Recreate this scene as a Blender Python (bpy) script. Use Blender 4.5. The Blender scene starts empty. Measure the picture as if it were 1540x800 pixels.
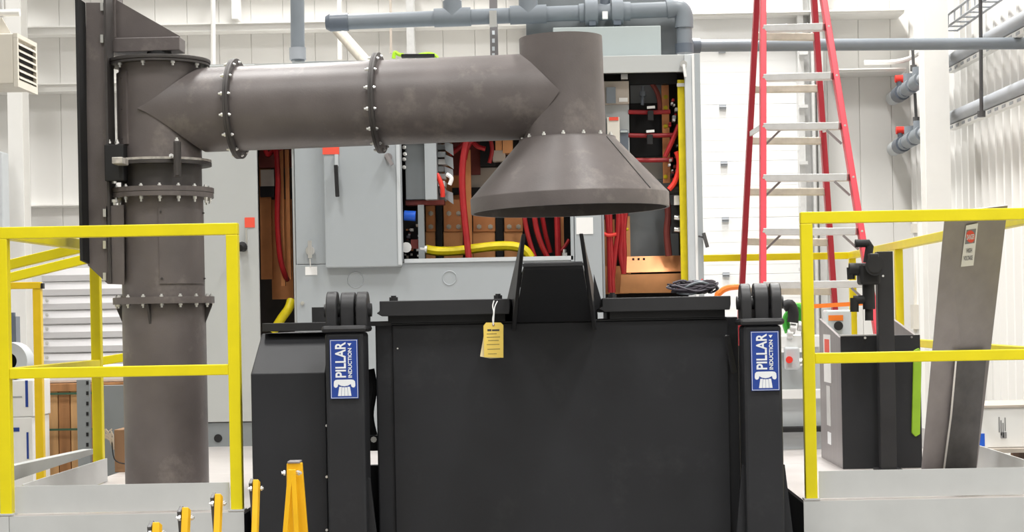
import bpy, bmesh, math, random
from mathutils import Vector, Matrix, Quaternion
random.seed(7)
scene = bpy.context.scene
COL = scene.collection

# ------------------------------------------------------------------ camera
F = 2800.0                      # focal length in pixels of the 1540x800 frame
VX, VY = 850.0, 474.0           # where the viewing axis meets the picture
ROLL = 0.019
DECK = 0.80                     # height of the raised working deck
EYE = DECK + 0.71
cam_d = bpy.data.cameras.new('camera'); cam = bpy.data.objects.new('camera', cam_d); COL.objects.link(cam)
cam_d.sensor_fit = 'HORIZONTAL'; cam_d.sensor_width = 36.0; cam_d.lens = F / 1540 * 36.0
cam_d.shift_x = (770 - VX) / 1540; cam_d.shift_y = (VY - 400) / 1540
cam_d.clip_start = 0.05; cam_d.clip_end = 200
cam.matrix_world = Matrix.Translation((0, 0, EYE)) @ Matrix.Rotation(math.pi / 2, 4, 'X') @ Matrix.Rotation(-ROLL, 4, 'Z')
scene.camera = cam

# ------------------------------------------------------------------ light
vs = scene.view_settings
vs.view_transform = 'Standard'; vs.look = 'None'; vs.gamma = 1.0; vs.use_curve_mapping = False
vs.exposure = -0.85
world = bpy.data.worlds.new('world'); scene.world = world; world.use_nodes = True
world.node_tree.nodes['Background'].inputs[0].default_value = (0.9, 0.95, 1, 1)
world.node_tree.nodes['Background'].inputs[1].default_value = 0.3
LAMP_W = 190
LAMP_SPOTS = [(x, y) for y in (-3.5, 0.5, 4.5, 8.6, 12.6, 16.0) for x in (-6.0, -2.2, 1.6)]
for (x, y) in LAMP_SPOTS:       # rows of high-bay ceiling lamps (the fixtures are built with the ceiling)
    ld = bpy.data.lights.new('high_bay_light', 'AREA'); ld.shape = 'RECTANGLE'; ld.size = 0.6; ld.size_y = 1.3
    ld.spread = math.radians(135); ld.energy = LAMP_W * {-6.0: 0.62, -2.2: 1.0, 1.6: 1.35}[x] * (1.25 if y > 12 else 1.0); ld.color = (1.0, 0.985, 0.96)
    lo = bpy.data.objects.new('high_bay_light', ld); COL.objects.link(lo); lo.location = (x, y, 7.0)

# ------------------------------------------------------------------ helpers
CR, SR = math.cos(ROLL), math.sin(ROLL)
def P(px, py, Y):
    dx, dy = px - VX, VY - py
    u, v = dx * CR + dy * SR, -dx * SR + dy * CR
    return Vector((u * Y / F, Y, EYE + v * Y / F))
def rectw(x0, y0, x1, y1, Y):
    c = P((x0 + x1) / 2, (y0 + y1) / 2, Y); w = abs(x1 - x0) * Y / F / 2; h = abs(y1 - y0) * Y / F / 2
    return c.x - w, c.x + w, c.z - h, c.z + h

def mat(name, col, rough=0.5, metal=0.0, var=0.08, scale=6.0, bump=0.0, bscale=80.0, spec=0.4, stretch=(1, 1, 1), emit=0):
    m = bpy.data.materials.new(name); m.use_nodes = True
    nt = m.node_tree; N = nt.nodes; L = nt.links; b = N['Principled BSDF']
    b.inputs['Roughness'].default_value = rough; b.inputs['Metallic'].default_value = metal
    b.inputs['Specular IOR Level'].default_value = spec
    tc = N.new('ShaderNodeTexCoord'); mp = N.new('ShaderNodeMapping'); mp.inputs['Scale'].default_value = stretch
    L.new(tc.outputs['Object'], mp.inputs['Vector'])
    nz = N.new('ShaderNodeTexNoise'); nz.inputs['Scale'].default_value = scale; nz.inputs['Detail'].default_value = 5
    L.new(mp.outputs[0], nz.inputs['Vector'])
    rp = N.new('ShaderNodeValToRGB')
    rp.color_ramp.elements[0].position = 0.3; rp.color_ramp.elements[1].position = 0.7
    rp.color_ramp.elements[0].color = (*[max(0, c * (1 - var)) for c in col], 1)
    rp.color_ramp.elements[1].color = (*[min(1, c * (1 + var)) for c in col], 1)
    L.new(nz.outputs['Fac'], rp.inputs[0]); L.new(rp.outputs[0], b.inputs['Base Color'])
    if bump:
        n2 = N.new('ShaderNodeTexNoise'); n2.inputs['Scale'].default_value = bscale; n2.inputs['Detail'].default_value = 3
        L.new(mp.outputs[0], n2.inputs['Vector'])
        bp = N.new('ShaderNodeBump'); bp.inputs['Strength'].default_value = bump; bp.inputs['Distance'].default_value = 0.004
        L.new(n2.outputs['Fac'], bp.inputs['Height']); L.new(bp.outputs[0], b.inputs['Normal'])
    if emit:
        b.inputs['Emission Color'].default_value = (*col, 1); b.inputs['Emission Strength'].default_value = emit
    return m
M = {}
def dm(k, *a, **kw): M[k] = mat(k, *a, **kw)
dm('wall', (0.78, 0.77, 0.745), 0.55, var=0.015, scale=1.5)
dm('wall_r', (0.82, 0.81, 0.78), 0.5, var=0.015, scale=1.5)
dm('trim', (0.82, 0.81, 0.78), 0.5, var=0.02)
dm('concrete', (0.26, 0.255, 0.245), 0.7, var=0.12, scale=2, bump=0.1)
dm('ceiling', (0.55, 0.55, 0.54), 0.8, var=0.02)
dm('door_white', (0.84, 0.84, 0.83), 0.45, var=0.01, scale=2)
dm('slat_white', (0.68, 0.67, 0.68), 0.45, var=0.03, scale=2)
dm('duct', (0.134, 0.116, 0.112), 0.42, metal=0.0, var=0.16, scale=5, bump=0.10, bscale=140, spec=0.45)
dm('duct_dark', (0.060, 0.054, 0.052), 0.55, var=0.2, scale=9, bump=0.1, bscale=120)
dm('duct_black', (0.016, 0.016, 0.017), 0.7, var=0.2)
dm('worn', (0.50, 0.47, 0.43), 0.5, metal=0.2, var=0.35, scale=30)
dm('black', (0.0185, 0.0192, 0.0222), 0.52, var=0.14, scale=4, bump=0.06, bscale=120, spec=0.35)
dm('black2', (0.023, 0.023, 0.025), 0.45, var=0.15, scale=7, bump=0.06, spec=0.4)
dm('rubber', (0.012, 0.012, 0.013), 0.6, var=0.2)
dm('yellow', (0.80, 0.68, 0.006), 0.38, var=0.04, scale=10)
dm('yellow2', (0.84, 0.56, 0.01), 0.4, var=0.05, scale=10)
dm('barrier', (0.86, 0.47, 0.008), 0.42, var=0.06, scale=14)
dm('kick', (0.54, 0.55, 0.545), 0.5, var=0.05, scale=5)
dm('cabinet', (0.37, 0.40, 0.42), 0.42, var=0.025, scale=3, bump=0.04, bscale=200)
dm('cabinet_l', (0.47, 0.485, 0.48), 0.42, var=0.025, scale=3)
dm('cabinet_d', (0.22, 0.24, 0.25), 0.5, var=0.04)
dm('frame_l', (0.55, 0.58, 0.60), 0.4, var=0.03)
dm('box_green', (0.42, 0.47, 0.47), 0.5, var=0.02)
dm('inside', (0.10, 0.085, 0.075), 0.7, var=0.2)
dm('inside_black', (0.012, 0.012, 0.013), 0.7, var=0.2)
dm('copper', (0.72, 0.30, 0.12), 0.40, metal=0.35, var=0.16, scale=7)
dm('copper_b', (0.85, 0.40, 0.17), 0.38, metal=0.35, var=0.12, scale=7)
dm('insul', (0.18, 0.035, 0.028), 0.6, var=0.2)
dm('red', (0.34, 0.012, 0.016), 0.40, var=0.15, scale=12)
dm('redbright', (0.80, 0.045, 0.03), 0.45, var=0.06)
dm('label_red', (0.85, 0.10, 0.06), 0.5, var=0.03)
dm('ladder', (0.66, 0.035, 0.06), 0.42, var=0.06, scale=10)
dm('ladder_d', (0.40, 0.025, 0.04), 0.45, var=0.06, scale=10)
dm('alu', (0.66, 0.66, 0.65), 0.42, metal=0.35, var=0.06, scale=20)
dm('alu_tan', (0.60, 0.55, 0.47), 0.45, metal=0.3, var=0.1, scale=20)
dm('zinc', (0.80, 0.80, 0.78), 0.28, metal=0.75, var=0.06)
dm('steel', (0.29, 0.27, 0.272), 0.4, metal=0.3, var=0.08, scale=3, stretch=(6, 6, 0.6))
dm('steel_d', (0.10, 0.098, 0.10), 0.42, metal=0.4, var=0.2, scale=3, stretch=(6, 6, 0.6))
dm('pvc', (0.21, 0.235, 0.262), 0.38, var=0.05, scale=6)
dm('pvc_d', (0.12, 0.14, 0.17), 0.36, var=0.06)
dm('pvc_l', (0.35, 0.37, 0.40), 0.4, var=0.05)
dm('hose_y', (0.74, 0.60, 0.01), 0.45, var=0.1, scale=20)
dm('white', (0.85, 0.85, 0.84), 0.5, var=0.02)
dm('cream', (0.74, 0.70, 0.62), 0.5, var=0.03)
dm('heater', (0.66, 0.62, 0.54), 0.5, var=0.03)
dm('beige', (0.52, 0.46, 0.40), 0.55, var=0.05)
dm('blue', (0.015, 0.11, 0.62), 0.4, var=0.05)
dm('plate_blue', (0.018, 0.056, 0.30), 0.42, var=0.05)
dm('print_white', (0.80, 0.82, 0.84), 0.5, var=0.02)
dm('print_dark', (0.05, 0.05, 0.05), 0.6, var=0.1)
dm('print_grey', (0.25, 0.25, 0.26), 0.6, var=0.1)
dm('tag', (0.86, 0.63, 0.13), 0.55, var=0.04)
dm('tag_pale', (0.88, 0.76, 0.45), 0.55, var=0.04)
dm('wood', (0.62, 0.36, 0.16), 0.6, var=0.25, scale=5, stretch=(4, 4, 0.5))
dm('wood_d', (0.42, 0.20, 0.08), 0.6, var=0.25, scale=5, stretch=(4, 4, 0.5))
dm('cardboard', (0.30, 0.17, 0.09), 0.7, var=0.1)
dm('twine', (0.55, 0.46, 0.36), 0.8, var=0.15)
dm('green_strap', (0.05, 0.12, 0.07), 0.5)
dm('lime', (0.30, 0.52, 0.03), 0.5, var=0.12, scale=10)
dm('lime_b', (0.45, 0.80, 0.03), 0.5, var=0.08)
dm('green', (0.05, 0.38, 0.04), 0.5, var=0.1)
dm('orange', (0.85, 0.20, 0.02), 0.45, var=0.08)
dm('grey_panel', (0.27, 0.285, 0.29), 0.5, var=0.03)
dm('wire', (0.09, 0.08, 0.10), 0.5, var=0.3, scale=20)
dm('lamp_glow', (1.0, 0.98, 0.94), 0.5, var=0.0, emit=3.0)
def dust(m, col, amount, scale):
    nt = m.node_tree; N = nt.nodes; L = nt.links; b = N['Principled BSDF']; src = b.inputs['Base Color'].links[0].from_socket
    tc = N.new('ShaderNodeTexCoord'); nz = N.new('ShaderNodeTexNoise'); nz.inputs['Scale'].default_value = scale; nz.inputs['Detail'].default_value = 8; nz.inputs['Roughness'].default_value = 0.7
    L.new(tc.outputs['Object'], nz.inputs['Vector'])
    rp = N.new('ShaderNodeValToRGB'); rp.color_ramp.elements[0].position = 0.56; rp.color_ramp.elements[1].position = 0.80
    rp.color_ramp.elements[1].color = (amount, amount, amount, 1); L.new(nz.outputs['Fac'], rp.inputs[0])
    mx = N.new('ShaderNodeMix'); mx.data_type = 'RGBA'; L.new(rp.outputs[0], mx.inputs[0]); L.new(src, mx.inputs[6]); mx.inputs[7].default_value = (*col, 1)
    L.new(mx.outputs[2], b.inputs['Base Color'])
dust(M['duct'], (0.34, 0.30, 0.27), 0.75, 3.5); dust(M['black'], (0.06, 0.06, 0.062), 0.5, 3.0)
# deck: embossed bar pattern plate
def deck_mat():
    m = mat('deck', (0.66, 0.62, 0.60), 0.36, metal=0.35, var=0.08, scale=3)
    nt = m.node_tree; N = nt.nodes; L = nt.links; b = N['Principled BSDF']
    tc = N.new('ShaderNodeTexCoord'); mp = N.new('ShaderNodeMapping'); mp.inputs['Scale'].default_value = (26, 26, 26)
    mp.inputs['Rotation'].default_value = (0, 0, math.pi / 4); L.new(tc.outputs['Object'], mp.inputs['Vector'])
    ck = N.new('ShaderNodeTexChecker'); ck.inputs['Scale'].default_value = 1.0; L.new(mp.outputs[0], ck.inputs['Vector'])
    bp = N.new('ShaderNodeBump'); bp.inputs['Strength'].default_value = 0.35; bp.inputs['Distance'].default_value = 0.003
    L.new(ck.outputs['Fac'], bp.inputs['Height']); L.new(bp.outputs[0], b.inputs['Normal'])
    M['deck'] = m
deck_mat()

class MB:
    def __init__(s): s.v = []; s.f = []
    def add(s, vs, fs):
        n = len(s.v); s.v += [Vector(v) for v in vs]; s.f += [tuple(n + i for i in f) for f in fs]; return s
    def box(s, x0, x1, y0, y1, z0, z1):
        return s.add([(x0,y0,z0),(x1,y0,z0),(x1,y1,z0),(x0,y1,z0),(x0,y0,z1),(x1,y0,z1),(x1,y1,z1),(x0,y1,z1)],
                     [(0,3,2,1),(4,5,6,7),(0,1,5,4),(1,2,6,5),(2,3,7,6),(3,0,4,7)])
    def pbox(s, x0, y0, x1, y1, Ya, Yb):            # box whose near face (at Ya) covers that picture rectangle
        a, b, c, d = rectw(x0, y0, x1, y1, Ya); return s.box(a, b, Ya, Yb, c, d)
    def bar(s, a, b, w, h, up=Vector((0,0,1))):     # rectangular bar from a to b
        a, b = Vector(a), Vector(b); d = (b - a).normalized(); up = Vector(up)
        if abs(d.dot(up)) > 0.98: up = Vector((0, 1, 0))
        r = d.cross(up).normalized(); u = r.cross(d)
        o = [(-1,-1),(1,-1),(1,1),(-1,1)]
        vs = [a + r*w/2*i + u*h/2*j for i, j in o] + [b + r*w/2*i + u*h/2*j for i, j in o]
        return s.add(vs, [(0,1,2,3),(7,6,5,4),(0,4,5,1),(1,5,6,2),(2,6,7,3),(3,7,4,0)])
    def cyl(s, a, b, r, seg=16, r2=None, cap=True):
        a, b = Vector(a), Vector(b); d = (b - a).normalized()
        t = Vector((0,0,1)) if abs(d.z) < 0.9 else Vector((1,0,0))
        e = d.cross(t).normalized(); g = e.cross(d); r2 = r if r2 is None else r2
        vs = []
        for c, q in ((a, r), (b, r2)):
            for i in range(seg):
                k = 2*math.pi*i/seg; vs.append(c + e*q*math.cos(k) + g*q*math.sin(k))
        fs = [(i, seg+i, seg+(i+1)%seg, (i+1)%seg) for i in range(seg)]
        if cap: fs += [tuple(range(seg)), tuple(range(2*seg-1, seg-1, -1))]
        return s.add(vs, fs)
    def tube(s, pts, r, seg=8, smooth=True, cap=True):
        pts = [Vector(p) for p in pts]
        if smooth and len(pts) > 2:
            q = []
            for i in range(len(pts)-1):
                p0 = pts[max(i-1,0)]; p1 = pts[i]; p2 = pts[i+1]; p3 = pts[min(i+2,len(pts)-1)]
                for k in range(5):
                    t = k/5; q.append(0.5*((2*p1)+(p2-p0)*t+(2*p0-5*p1+4*p2-p3)*t*t+(3*p1-p0-3*p2+p3)*t**3))
            q.append(pts[-1]); pts = q
        vs = []; prev = None
        for i, p in enumerate(pts):
            d = (pts[min(i+1,len(pts)-1)] - pts[max(i-1,0)]).normalized()
            if prev is None:
                t = Vector((0,0,1)) if abs(d.z) < 0.9 else Vector((1,0,0)); e = d.cross(t).normalized()
            else:
                e = (prev - d*prev.dot(d)).normalized()
            prev = e; g = d.cross(e)
            for k in range(seg):
                a = 2*math.pi*k/seg; vs.append(p + e*r*math.cos(a) + g*r*math.sin(a))
        fs = []
        for i in range(len(pts)-1):
            for k in range(seg):
                a = i*seg+k; b = i*seg+(k+1)%seg; fs.append((a, b, b+seg, a+seg))
        if cap: fs += [tuple(range(seg-1,-1,-1)), tuple(range((len(pts)-1)*seg, len(pts)*seg))]
        return s.add(vs, fs)
    def lathe(s, c, prof, seg=48, rot=None, closed=False):
        c = Vector(c); vs = []; n = len(prof)
        for i in range(seg):
            a = 2*math.pi*i/seg
            for r, z in prof:
                v = Vector((r*math.cos(a), r*math.sin(a), z))
                vs.append(c + (rot @ v if rot else v))
        fs = []
        for i in range(seg):
            j = (i+1) % seg
            for k in range(n if closed else n-1):
                l = (k+1) % n
                fs.append((i*n+k, j*n+k, j*n+l, i*n+l))
        return s.add(vs, fs)
    def prism(s, poly, off):                         # planar polygon (3D points) swept by a vector
        n = len(poly); off = Vector(off); p = [Vector(q) for q in poly]
        return s.add(p + [q + off for q in p], [tuple(range(n-1,-1,-1)), tuple(range(n, 2*n))] + [(i, (i+1)%n, n+(i+1)%n, n+i) for i in range(n)])
    def arcplate(s, c, r0, r1, a0, a1, z0, z1, seg=10):
        vs = []
        for i in range(seg+1):
            a = a0 + (a1-a0)*i/seg
            for r, z in ((r0,z0),(r1,z0),(r1,z1),(r0,z1)):
                vs.append((c[0]+r*math.cos(a), c[1]+r*math.sin(a), z))
        fs = [(0,1,2,3), (seg*4+3, seg*4+2, seg*4+1, seg*4)]
        for i in range(seg):
            for k in range(4):
                fs.append((i*4+k, (i+1)*4+k, (i+1)*4+(k+1)%4, i*4+(k+1)%4))
        return s.add(vs, fs)
    def build(s, name, m, parent=None, smooth=False, bevel=0.0, seg=2):
        xs = [v.x for v in s.v]; ys = [v.y for v in s.v]; zs = [v.z for v in s.v]
        o0 = Vector(((min(xs)+max(xs))/2, (min(ys)+max(ys))/2, min(zs)))
        me = bpy.data.meshes.new(name); me.from_pydata([v - o0 for v in s.v], [], s.f)
        bm = bmesh.new(); bm.from_mesh(me); bmesh.ops.recalc_face_normals(bm, faces=bm.faces); bm.to_mesh(me); bm.free()
        me.materials.append(M[m] if isinstance(m, str) else m)
        o = bpy.data.objects.new(name, me); COL.objects.link(o); o.location = o0
        if smooth:
            for p in me.polygons: p.use_smooth = True
            me.set_sharp_from_angle(angle=math.radians(38))
        if bevel:
            b = o.modifiers.new('bevel', 'BEVEL'); b.width = bevel; b.segments = seg; b.limit_method = 'ANGLE'
            b.angle_limit = math.radians(40); b.harden_normals = False
        if parent: par(o, parent)
        return o
def root_of(p):
    m = Matrix.Identity(4); ch = []
    while p: ch.append(p); p = p.parent
    for q in reversed(ch): m = m @ q.matrix_parent_inverse @ q.matrix_basis
    return m
def par(o, p):
    o.parent = p; o.matrix_parent_inverse = root_of(p).inverted()
def tag(o, label, cat, group=None, kind=None):
    o['label'] = label
    if cat: o['category'] = cat
    if group: o['group'] = group
    if kind: o['kind'] = kind
    return o
def thing(name, label, cat, loc=(0,0,0), group=None):
    o = bpy.data.objects.new(name, None); COL.objects.link(o); o.location = loc; o.empty_display_size = 0.1
    return tag(o, label, cat, group)
def struct(o, label):
    o['kind'] = 'structure'; o['label'] = label; return o
def B(): return MB()
_bolt = {}
def bolt(parent, pos, axis, r=0.011, h=0.014, m='zinc', name='bolt'):
    r *= 0.86; h *= 0.8
    key = (m, round(h/r, 1))
    if key not in _bolt:
        t = MB().cyl((0,0,0),(0,0,0.75*h/r),1.0,6).cyl((0,0,0.75*h/r),(0,0,1.5*h/r),0.55,6)
        me = bpy.data.meshes.new(name); me.from_pydata(t.v, [], t.f)
        bm = bmesh.new(); bm.from_mesh(me); bmesh.ops.recalc_face_normals(bm, faces=bm.faces); bm.to_mesh(me); bm.free()
        me.materials.append(M[m]); _bolt[key] = me
    o = bpy.data.objects.new(name, _bolt[key]); COL.objects.link(o)
    q = Vector((0,0,1)).rotation_difference(Vector(axis).normalized())
    o.matrix_basis = Matrix.Translation(pos) @ q.to_matrix().to_4x4() @ Matrix.Scale(r, 4)
    par(o, parent); return o
def text(name, body, size, m, parent, mw, depth=0.0008, xs=1.0):
    cu = bpy.data.curves.new(name, 'FONT'); cu.body = body; cu.size = size; cu.extrude = depth; cu.align_x = 'LEFT'; cu.offset = size*0.022
    t = bpy.data.objects.new(name, cu); COL.objects.link(t)
    dg = bpy.context.evaluated_depsgraph_get(); me = bpy.data.meshes.new_from_object(t.evaluated_get(dg))
    bpy.data.objects.remove(t); bpy.data.curves.remove(cu)
    me.materials.clear(); me.materials.append(M[m])
    w = max(v.co.x for v in me.vertices) - min(v.co.x for v in me.vertices)
    o = bpy.data.objects.new(name, me); COL.objects.link(o)
    o.matrix_basis = mw @ Matrix.Diagonal((xs / w if xs else 1, 1, 1, 1)) if xs else mw
    par(o, parent); return o

# ================================================================== THE HALL
WB, WR, WL, WF, CEIL = 17.5, 3.27, -9.0, -9.0, 7.6
floor = struct(B().box(WL, WR+0.1, WF, WB+0.1, -0.1, 0).build('floor', 'concrete'), 'grey concrete floor of the hall')
ceiling = struct(B().box(WL, WR+0.1, WF, WB+0.1, CEIL, CEIL+0.1).build('ceiling', 'ceiling'), 'pale ceiling of the hall')
struct(B().box(WL-0.1, WL, WF, WB+0.1, 0, CEIL).build('wall_left', 'wall'), 'white wall on the left')
struct(B().box(WL, WR+0.1, WF-0.1, WF, 0, CEIL).build('wall_front', 'wall'), 'white wall behind the viewer')
wb = struct(B().box(WL, WR+0.1, WB, WB+0.1, 0, CEIL).build('wall_back', 'wall'), 'white ribbed metal panel wall at the back')
wr = struct(B().box(WR, WR+0.1, WF, WB+0.1, 0, CEIL).build('wall_right', 'wall_r'), 'white corrugated metal wall on the right')
for i, (x, y) in enumerate(LAMP_SPOTS):
    f = B().box(x-0.34, x+0.34, y-0.7, y+0.7, 7.06, 7.16).build('lamp_housing', 'white', ceiling)
    B().cyl((x, y-0.4, 7.16), (x, y-0.4, CEIL), 0.01, 6).cyl((x, y+0.4, 7.16), (x, y+0.4, CEIL), 0.01, 6).build('hanger_rod', 'zinc', f)
x = -8.9
while x < 3.2:                    # flat sheets of the back wall with open joints, only where the picture can see them
    if x > -7.0: B().box(x+0.0015, x+0.2985, WB-0.012, WB, 0.05, 5.6).build('wall_panel', 'wall', wb, bevel=0.003, seg=1)
    x += 0.30
y = 9.0
while y < WB-0.1:                 # trapezoid ribs of the right wall
    B().prism([(WR, y, 0), (WR-0.04, y+0.035, 0), (WR-0.04, y+0.085, 0), (WR, y+0.12, 0)], (0,0,5.2)).build('wall_rib', 'wall_r', wr)
    y += 0.24
# horizontal girts and the columns of the steel frame
def girt(n, x0, x1, ya, yb, Y=17.28, m='trim', dep=0.2):
    a, b, c, d = rectw(x0, ya, x1, yb, Y)
    o = B().box(a, b, Y, WB-0.013, c, d-0.012).box(a, b, Y-0.03, WB-0.013, d-0.012, d).build('trim_%d' % n, m)
    return struct(o, 'white horizontal wall girt ' + {1: 'level with the duct arm gusset', 2: 'level with the unit heater bottom', 3: 'behind the ladder above the overhead pipe', 4: 'right of the ladder below the overhead pipe', 5: 'thin and low at the far left', 6: 'above the picture'}[n])
girt(1, -80, 830, 34, 46); girt(2, -80, 830, 120, 132); girt(3, 1040, 1360, 17, 22, Y=17.12); girt(4, 1255, 1362, 103, 108, Y=17.12)
girt(5, -80, 460, 306, 310, Y=17.42); girt(6, -80, 830, -52, -40)
def column(n, x0, x1, Y, label, dep=0.22, top=6.8):
    a, b, _, _ = rectw(x0, 300, x1, 320, Y)
    o = B().box(a, b, Y, Y+0.016, 0, top).box((a+b)/2-0.006, (a+b)/2+0.006, Y+0.016, Y+dep-0.016, 0, top).box(a, b, Y+dep-0.016, Y+dep, 0, top).build('trim_%d' % n, 'trim')
    return struct(o, label)
column(7, 14, 36, 16.9, 'white steel wall column on the left')
column(8, 1394, 1431, 14.4, 'white steel column beside the right wall')
struct(B().cyl(P(320,-60,17.25), P(322,300,17.25), 0.022, 8).build('trim_9', 'trim'), 'thin white vertical conduit right of the duct top cap')
struct(B().cyl(P(510,-60,17.2), P(511,90,17.2), 0.022, 8).build('trim_10', 'trim'), 'thin white vertical conduit behind the capped pipe end')
struct(B().pbox(348,-20,357,28,17.2,17.4).build('trim_11', 'trim'), 'short white vertical post on back wall')
struct(B().cyl(P(587,-40,17.2), P(588,80,17.2), 0.012, 8).build('trim_12', 'beige'), 'thin tan cable drop on back wall')
struct(B().pbox(611,-20,622,85,17.2,17.4).build('trim_13', 'alu'), 'grey vertical strut on back wall')

# sectional overhead door at the back right
d1 = bpy.data.objects.new('door_1', None); COL.objects.link(d1); d1.location = (1.0, 17.3, 0); struct(d1, 'white sectional overhead door with grey hinges')
a0, a1, _, _ = rectw(800, 300, 1207, 310, 17.3)
z = 0.02; sech = 0.526
zz = P(1090, 413, 17.3).z; z0 = zz - math.floor(zz/sech)*sech
k = 0; z = z0 - sech
while z < 5.0:
    lo = max(z, 0.01)
    sct = B().box(a0, a1, 17.3, 17.34, lo+0.0008, z+sech-0.0008).build('door_section', 'door_white', d1, bevel=0.003, seg=1)
    for t in (0.2, 0.4, 0.6, 0.8):
        zr = z + sech*t
        if zr > 0.05: B().box(a0+0.01, a1-0.01, 17.2988, 17.301, zr-0.014, zr+0.014).build('stiffening_rib', 'door_white', sct)
    z += sech
for (hx, hy) in ((1086,76),(1087,161),(1089,246),(1091,330),(1092,413)):
    c = P(hx, hy, 17.28)
    B().box(c.x-0.032, c.x+0.032, 17.275, 17.30, c.z-0.022, c.z+0.022).cyl((c.x-0.032,17.272,c.z),(c.x+0.032,17.272,c.z),0.008,8).build('hinge', 'pvc_l', d1)
tr = B(); 
for (xa, xb, ya, yb) in ((1203,1212,17.15,17.3),(1212,1222,17.25,17.3),(1222,1226,17.1,17.3),(1232,1242,17.2,17.3)):
    a, b, _, _ = rectw(xa, 300, xb, 320, 17.2); tr.box(a, b, ya, yb, 0.0, 5.2)
tro = tr.build('door_track', 'alu', d1)
for hy in (80, 160, 245, 330, 405):
    c = P(1210, hy, 17.1); B().box(c.x-0.05, c.x+0.03, 17.08, 17.14, c.z-0.015, c.z+0.015).build('track_bracket', 'alu', d1)
# slatted rolling door low on the left
d2 = bpy.data.objects.new('door_2', None); COL.objects.link(d2); d2.location = (-4, 17.2, 0); struct(d2, 'white slatted rolling door low on the left')
a0, a1, _, _ = rectw(62, 400, 330, 410, 17.15); zt = P(150, 402, 17.15).z; sh = 21.4*17.15/F
k = 0
while zt - (k+1)*sh > -0.05:
    zA = zt - k*sh; zB_ = max(zA - sh, 0.0)
    B().prism([(a0,17.25,zA),(a0,17.18,zA-0.003),(a0,17.155,zA-(zA-zB_)*0.5),(a0,17.165,zB_+0.012),(a0,17.2,zB_+0.004),(a0,17.25,zB_+0.004)], (a1-a0,0,0)).build('door_slat', 'slat_white', d2)
    k += 1
for q in range(6):
    c = P(64, 452+q*21.4, 17.1); bolt(d2, (c.x+0.03, 17.14, c.z), (0,-1,0), 0.022, 0.02)

# ================================================================== RAISED DECK
XL, XR = -2.145, 1.885           # deck limits
XPL, XPR = P(369, 770, 7).x, P(1207, 755, 7).x   # sides of the furnace pit
YF, YP, YB = 6.975, 8.65, 12.25
fd = bpy.data.objects.new('floor_deck', None); COL.objects.link(fd); fd.location = (0, 9, 0); struct(fd, 'raised aluminium deck of patterned plates around the furnace pit')
for (x0, x1, y0, y1) in ((XL, XPL, YF, YP), (XPR, XR, YF, YP), (XL, -0.8, YP+0.003, YB), (-0.797, 0.6, YP+0.003, YB), (0.603, XR, YP+0.003, YB)):
    B().box(x0, x1, y0, y1, DECK-0.012, DECK).build('deck_plate', 'deck', fd)
for (x0, x1) in ((XL-0.5, P(17,780,7).x), (P(18,780,7).x, XPL), (XPR, XR), (XR+0.004, XR+0.6)):
    B().box(x0, x1, YF-0.006, YF, 0.0, DECK-0.004).build('fascia_plate', 'kick', fd)
for (x0, x1) in ((XPL-0.006, XPL), (XPR, XPR+0.006)):
    B().box(x0, x1, YF+0.001, YP, 0.0, DECK-0.013).build('pit_side_plate', 'black2', fd)
B().box(XPL, XPR, YP-0.006, YP, 0, DECK-0.013).build('pit_back_plate', 'black2', fd)
for (x, y) in ((XL+0.06, 8.3), (XL+0.06, 12.1), (XR-0.06, 9.5), (XR-0.06, 12.1), (-0.4, 12.1)):
    B().box(x-0.04, x+0.04, y-0.04, y+0.04, 0, DECK-0.013).build('deck_leg', 'kick', fd)

# guard railings of square yellow tube, each with posts, rails and a toe board
RT = 0.044; H1 = 1.08; HM = 0.53
def railing(name, label, pts, posts, toe=True, m='yellow', toe_in=(0, -0.03)):
    """pts: corner points (x, y); posts: list of (x, y)"""
    t = thing(name, label, 'railing', (posts[0][0], posts[0][1], DECK), 'guard railings of the deck')
    for (x, y) in posts:
        B().box(x-RT/2, x+RT/2, y-RT/2, y+RT/2, DECK, DECK+H1-RT).build('post', m, t, bevel=0.003)
        B().box(x-0.03, x+0.03, y-0.03, y+0.03, DECK, DECK+0.006).build('base_plate', 'kick', t)
    for (a, b) in zip(pts[:-1], pts[1:]):
        A, C = Vector((*a, 0)), Vector((*b, 0)); d = (C-A).normalized()
        for nm, h in (('top_rail', H1-RT/2), ('middle_rail', HM)):
            e = d*RT/2 if nm == 'top_rail' else -d*RT/2
            w_ = RT if nm == 'top_rail' else RT-0.004; B().bar(A-e+Vector((0,0,DECK+h)), C+e+Vector((0,0,DECK+h)), w_, w_).build(nm, m, t, bevel=0.003)
        if toe:
            n = Vector((-d.y, d.x, 0))
            B().bar(A+d*0.03+n*toe_in[0]+Vector((0,0,DECK+0.055)), C+d*toe_in[1]+n*toe_in[0]+Vector((0,0,DECK+0.055)), 0.006, 0.102).build('toe_board', 'kick', t)
    return t
xa = P(7.5, 560, 7).x; xb = P(353.5, 560, 7).x
railing('guard_railing', 'yellow railing section in front of the tall duct column', [(xa, 7.0), (xb, 7.0)], [(xa, 7.0), (xb, 7.0)])
railing('guard_railing', 'yellow side railing receding behind the left front railing', [(xa, 7.05), (xa, 8.38)], [(xa, 8.38)], toe_in=(-0.035, -0.005))
xc = P(1216, 540, 7).x
railing('guard_railing', 'yellow railing section in front of the leaning steel plate', [(xc, 7.0), (1.84, 7.0)], [(xc, 7.0), (1.84, 7.0)])
railing('guard_railing', 'yellow side railing receding along the white ribbed wall', [(1.84, 7.05), (1.84, 11.9)], [(1.84, 8.55), (1.80+0.04, 10.25), (1.84, 11.9)], toe_in=(0.04, -0.03))
railing('guard_railing', 'far yellow railing behind the red stepladder', [(0.72, 11.95), (1.80, 11.95)], [(0.72, 11.95)], toe=False)
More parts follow.
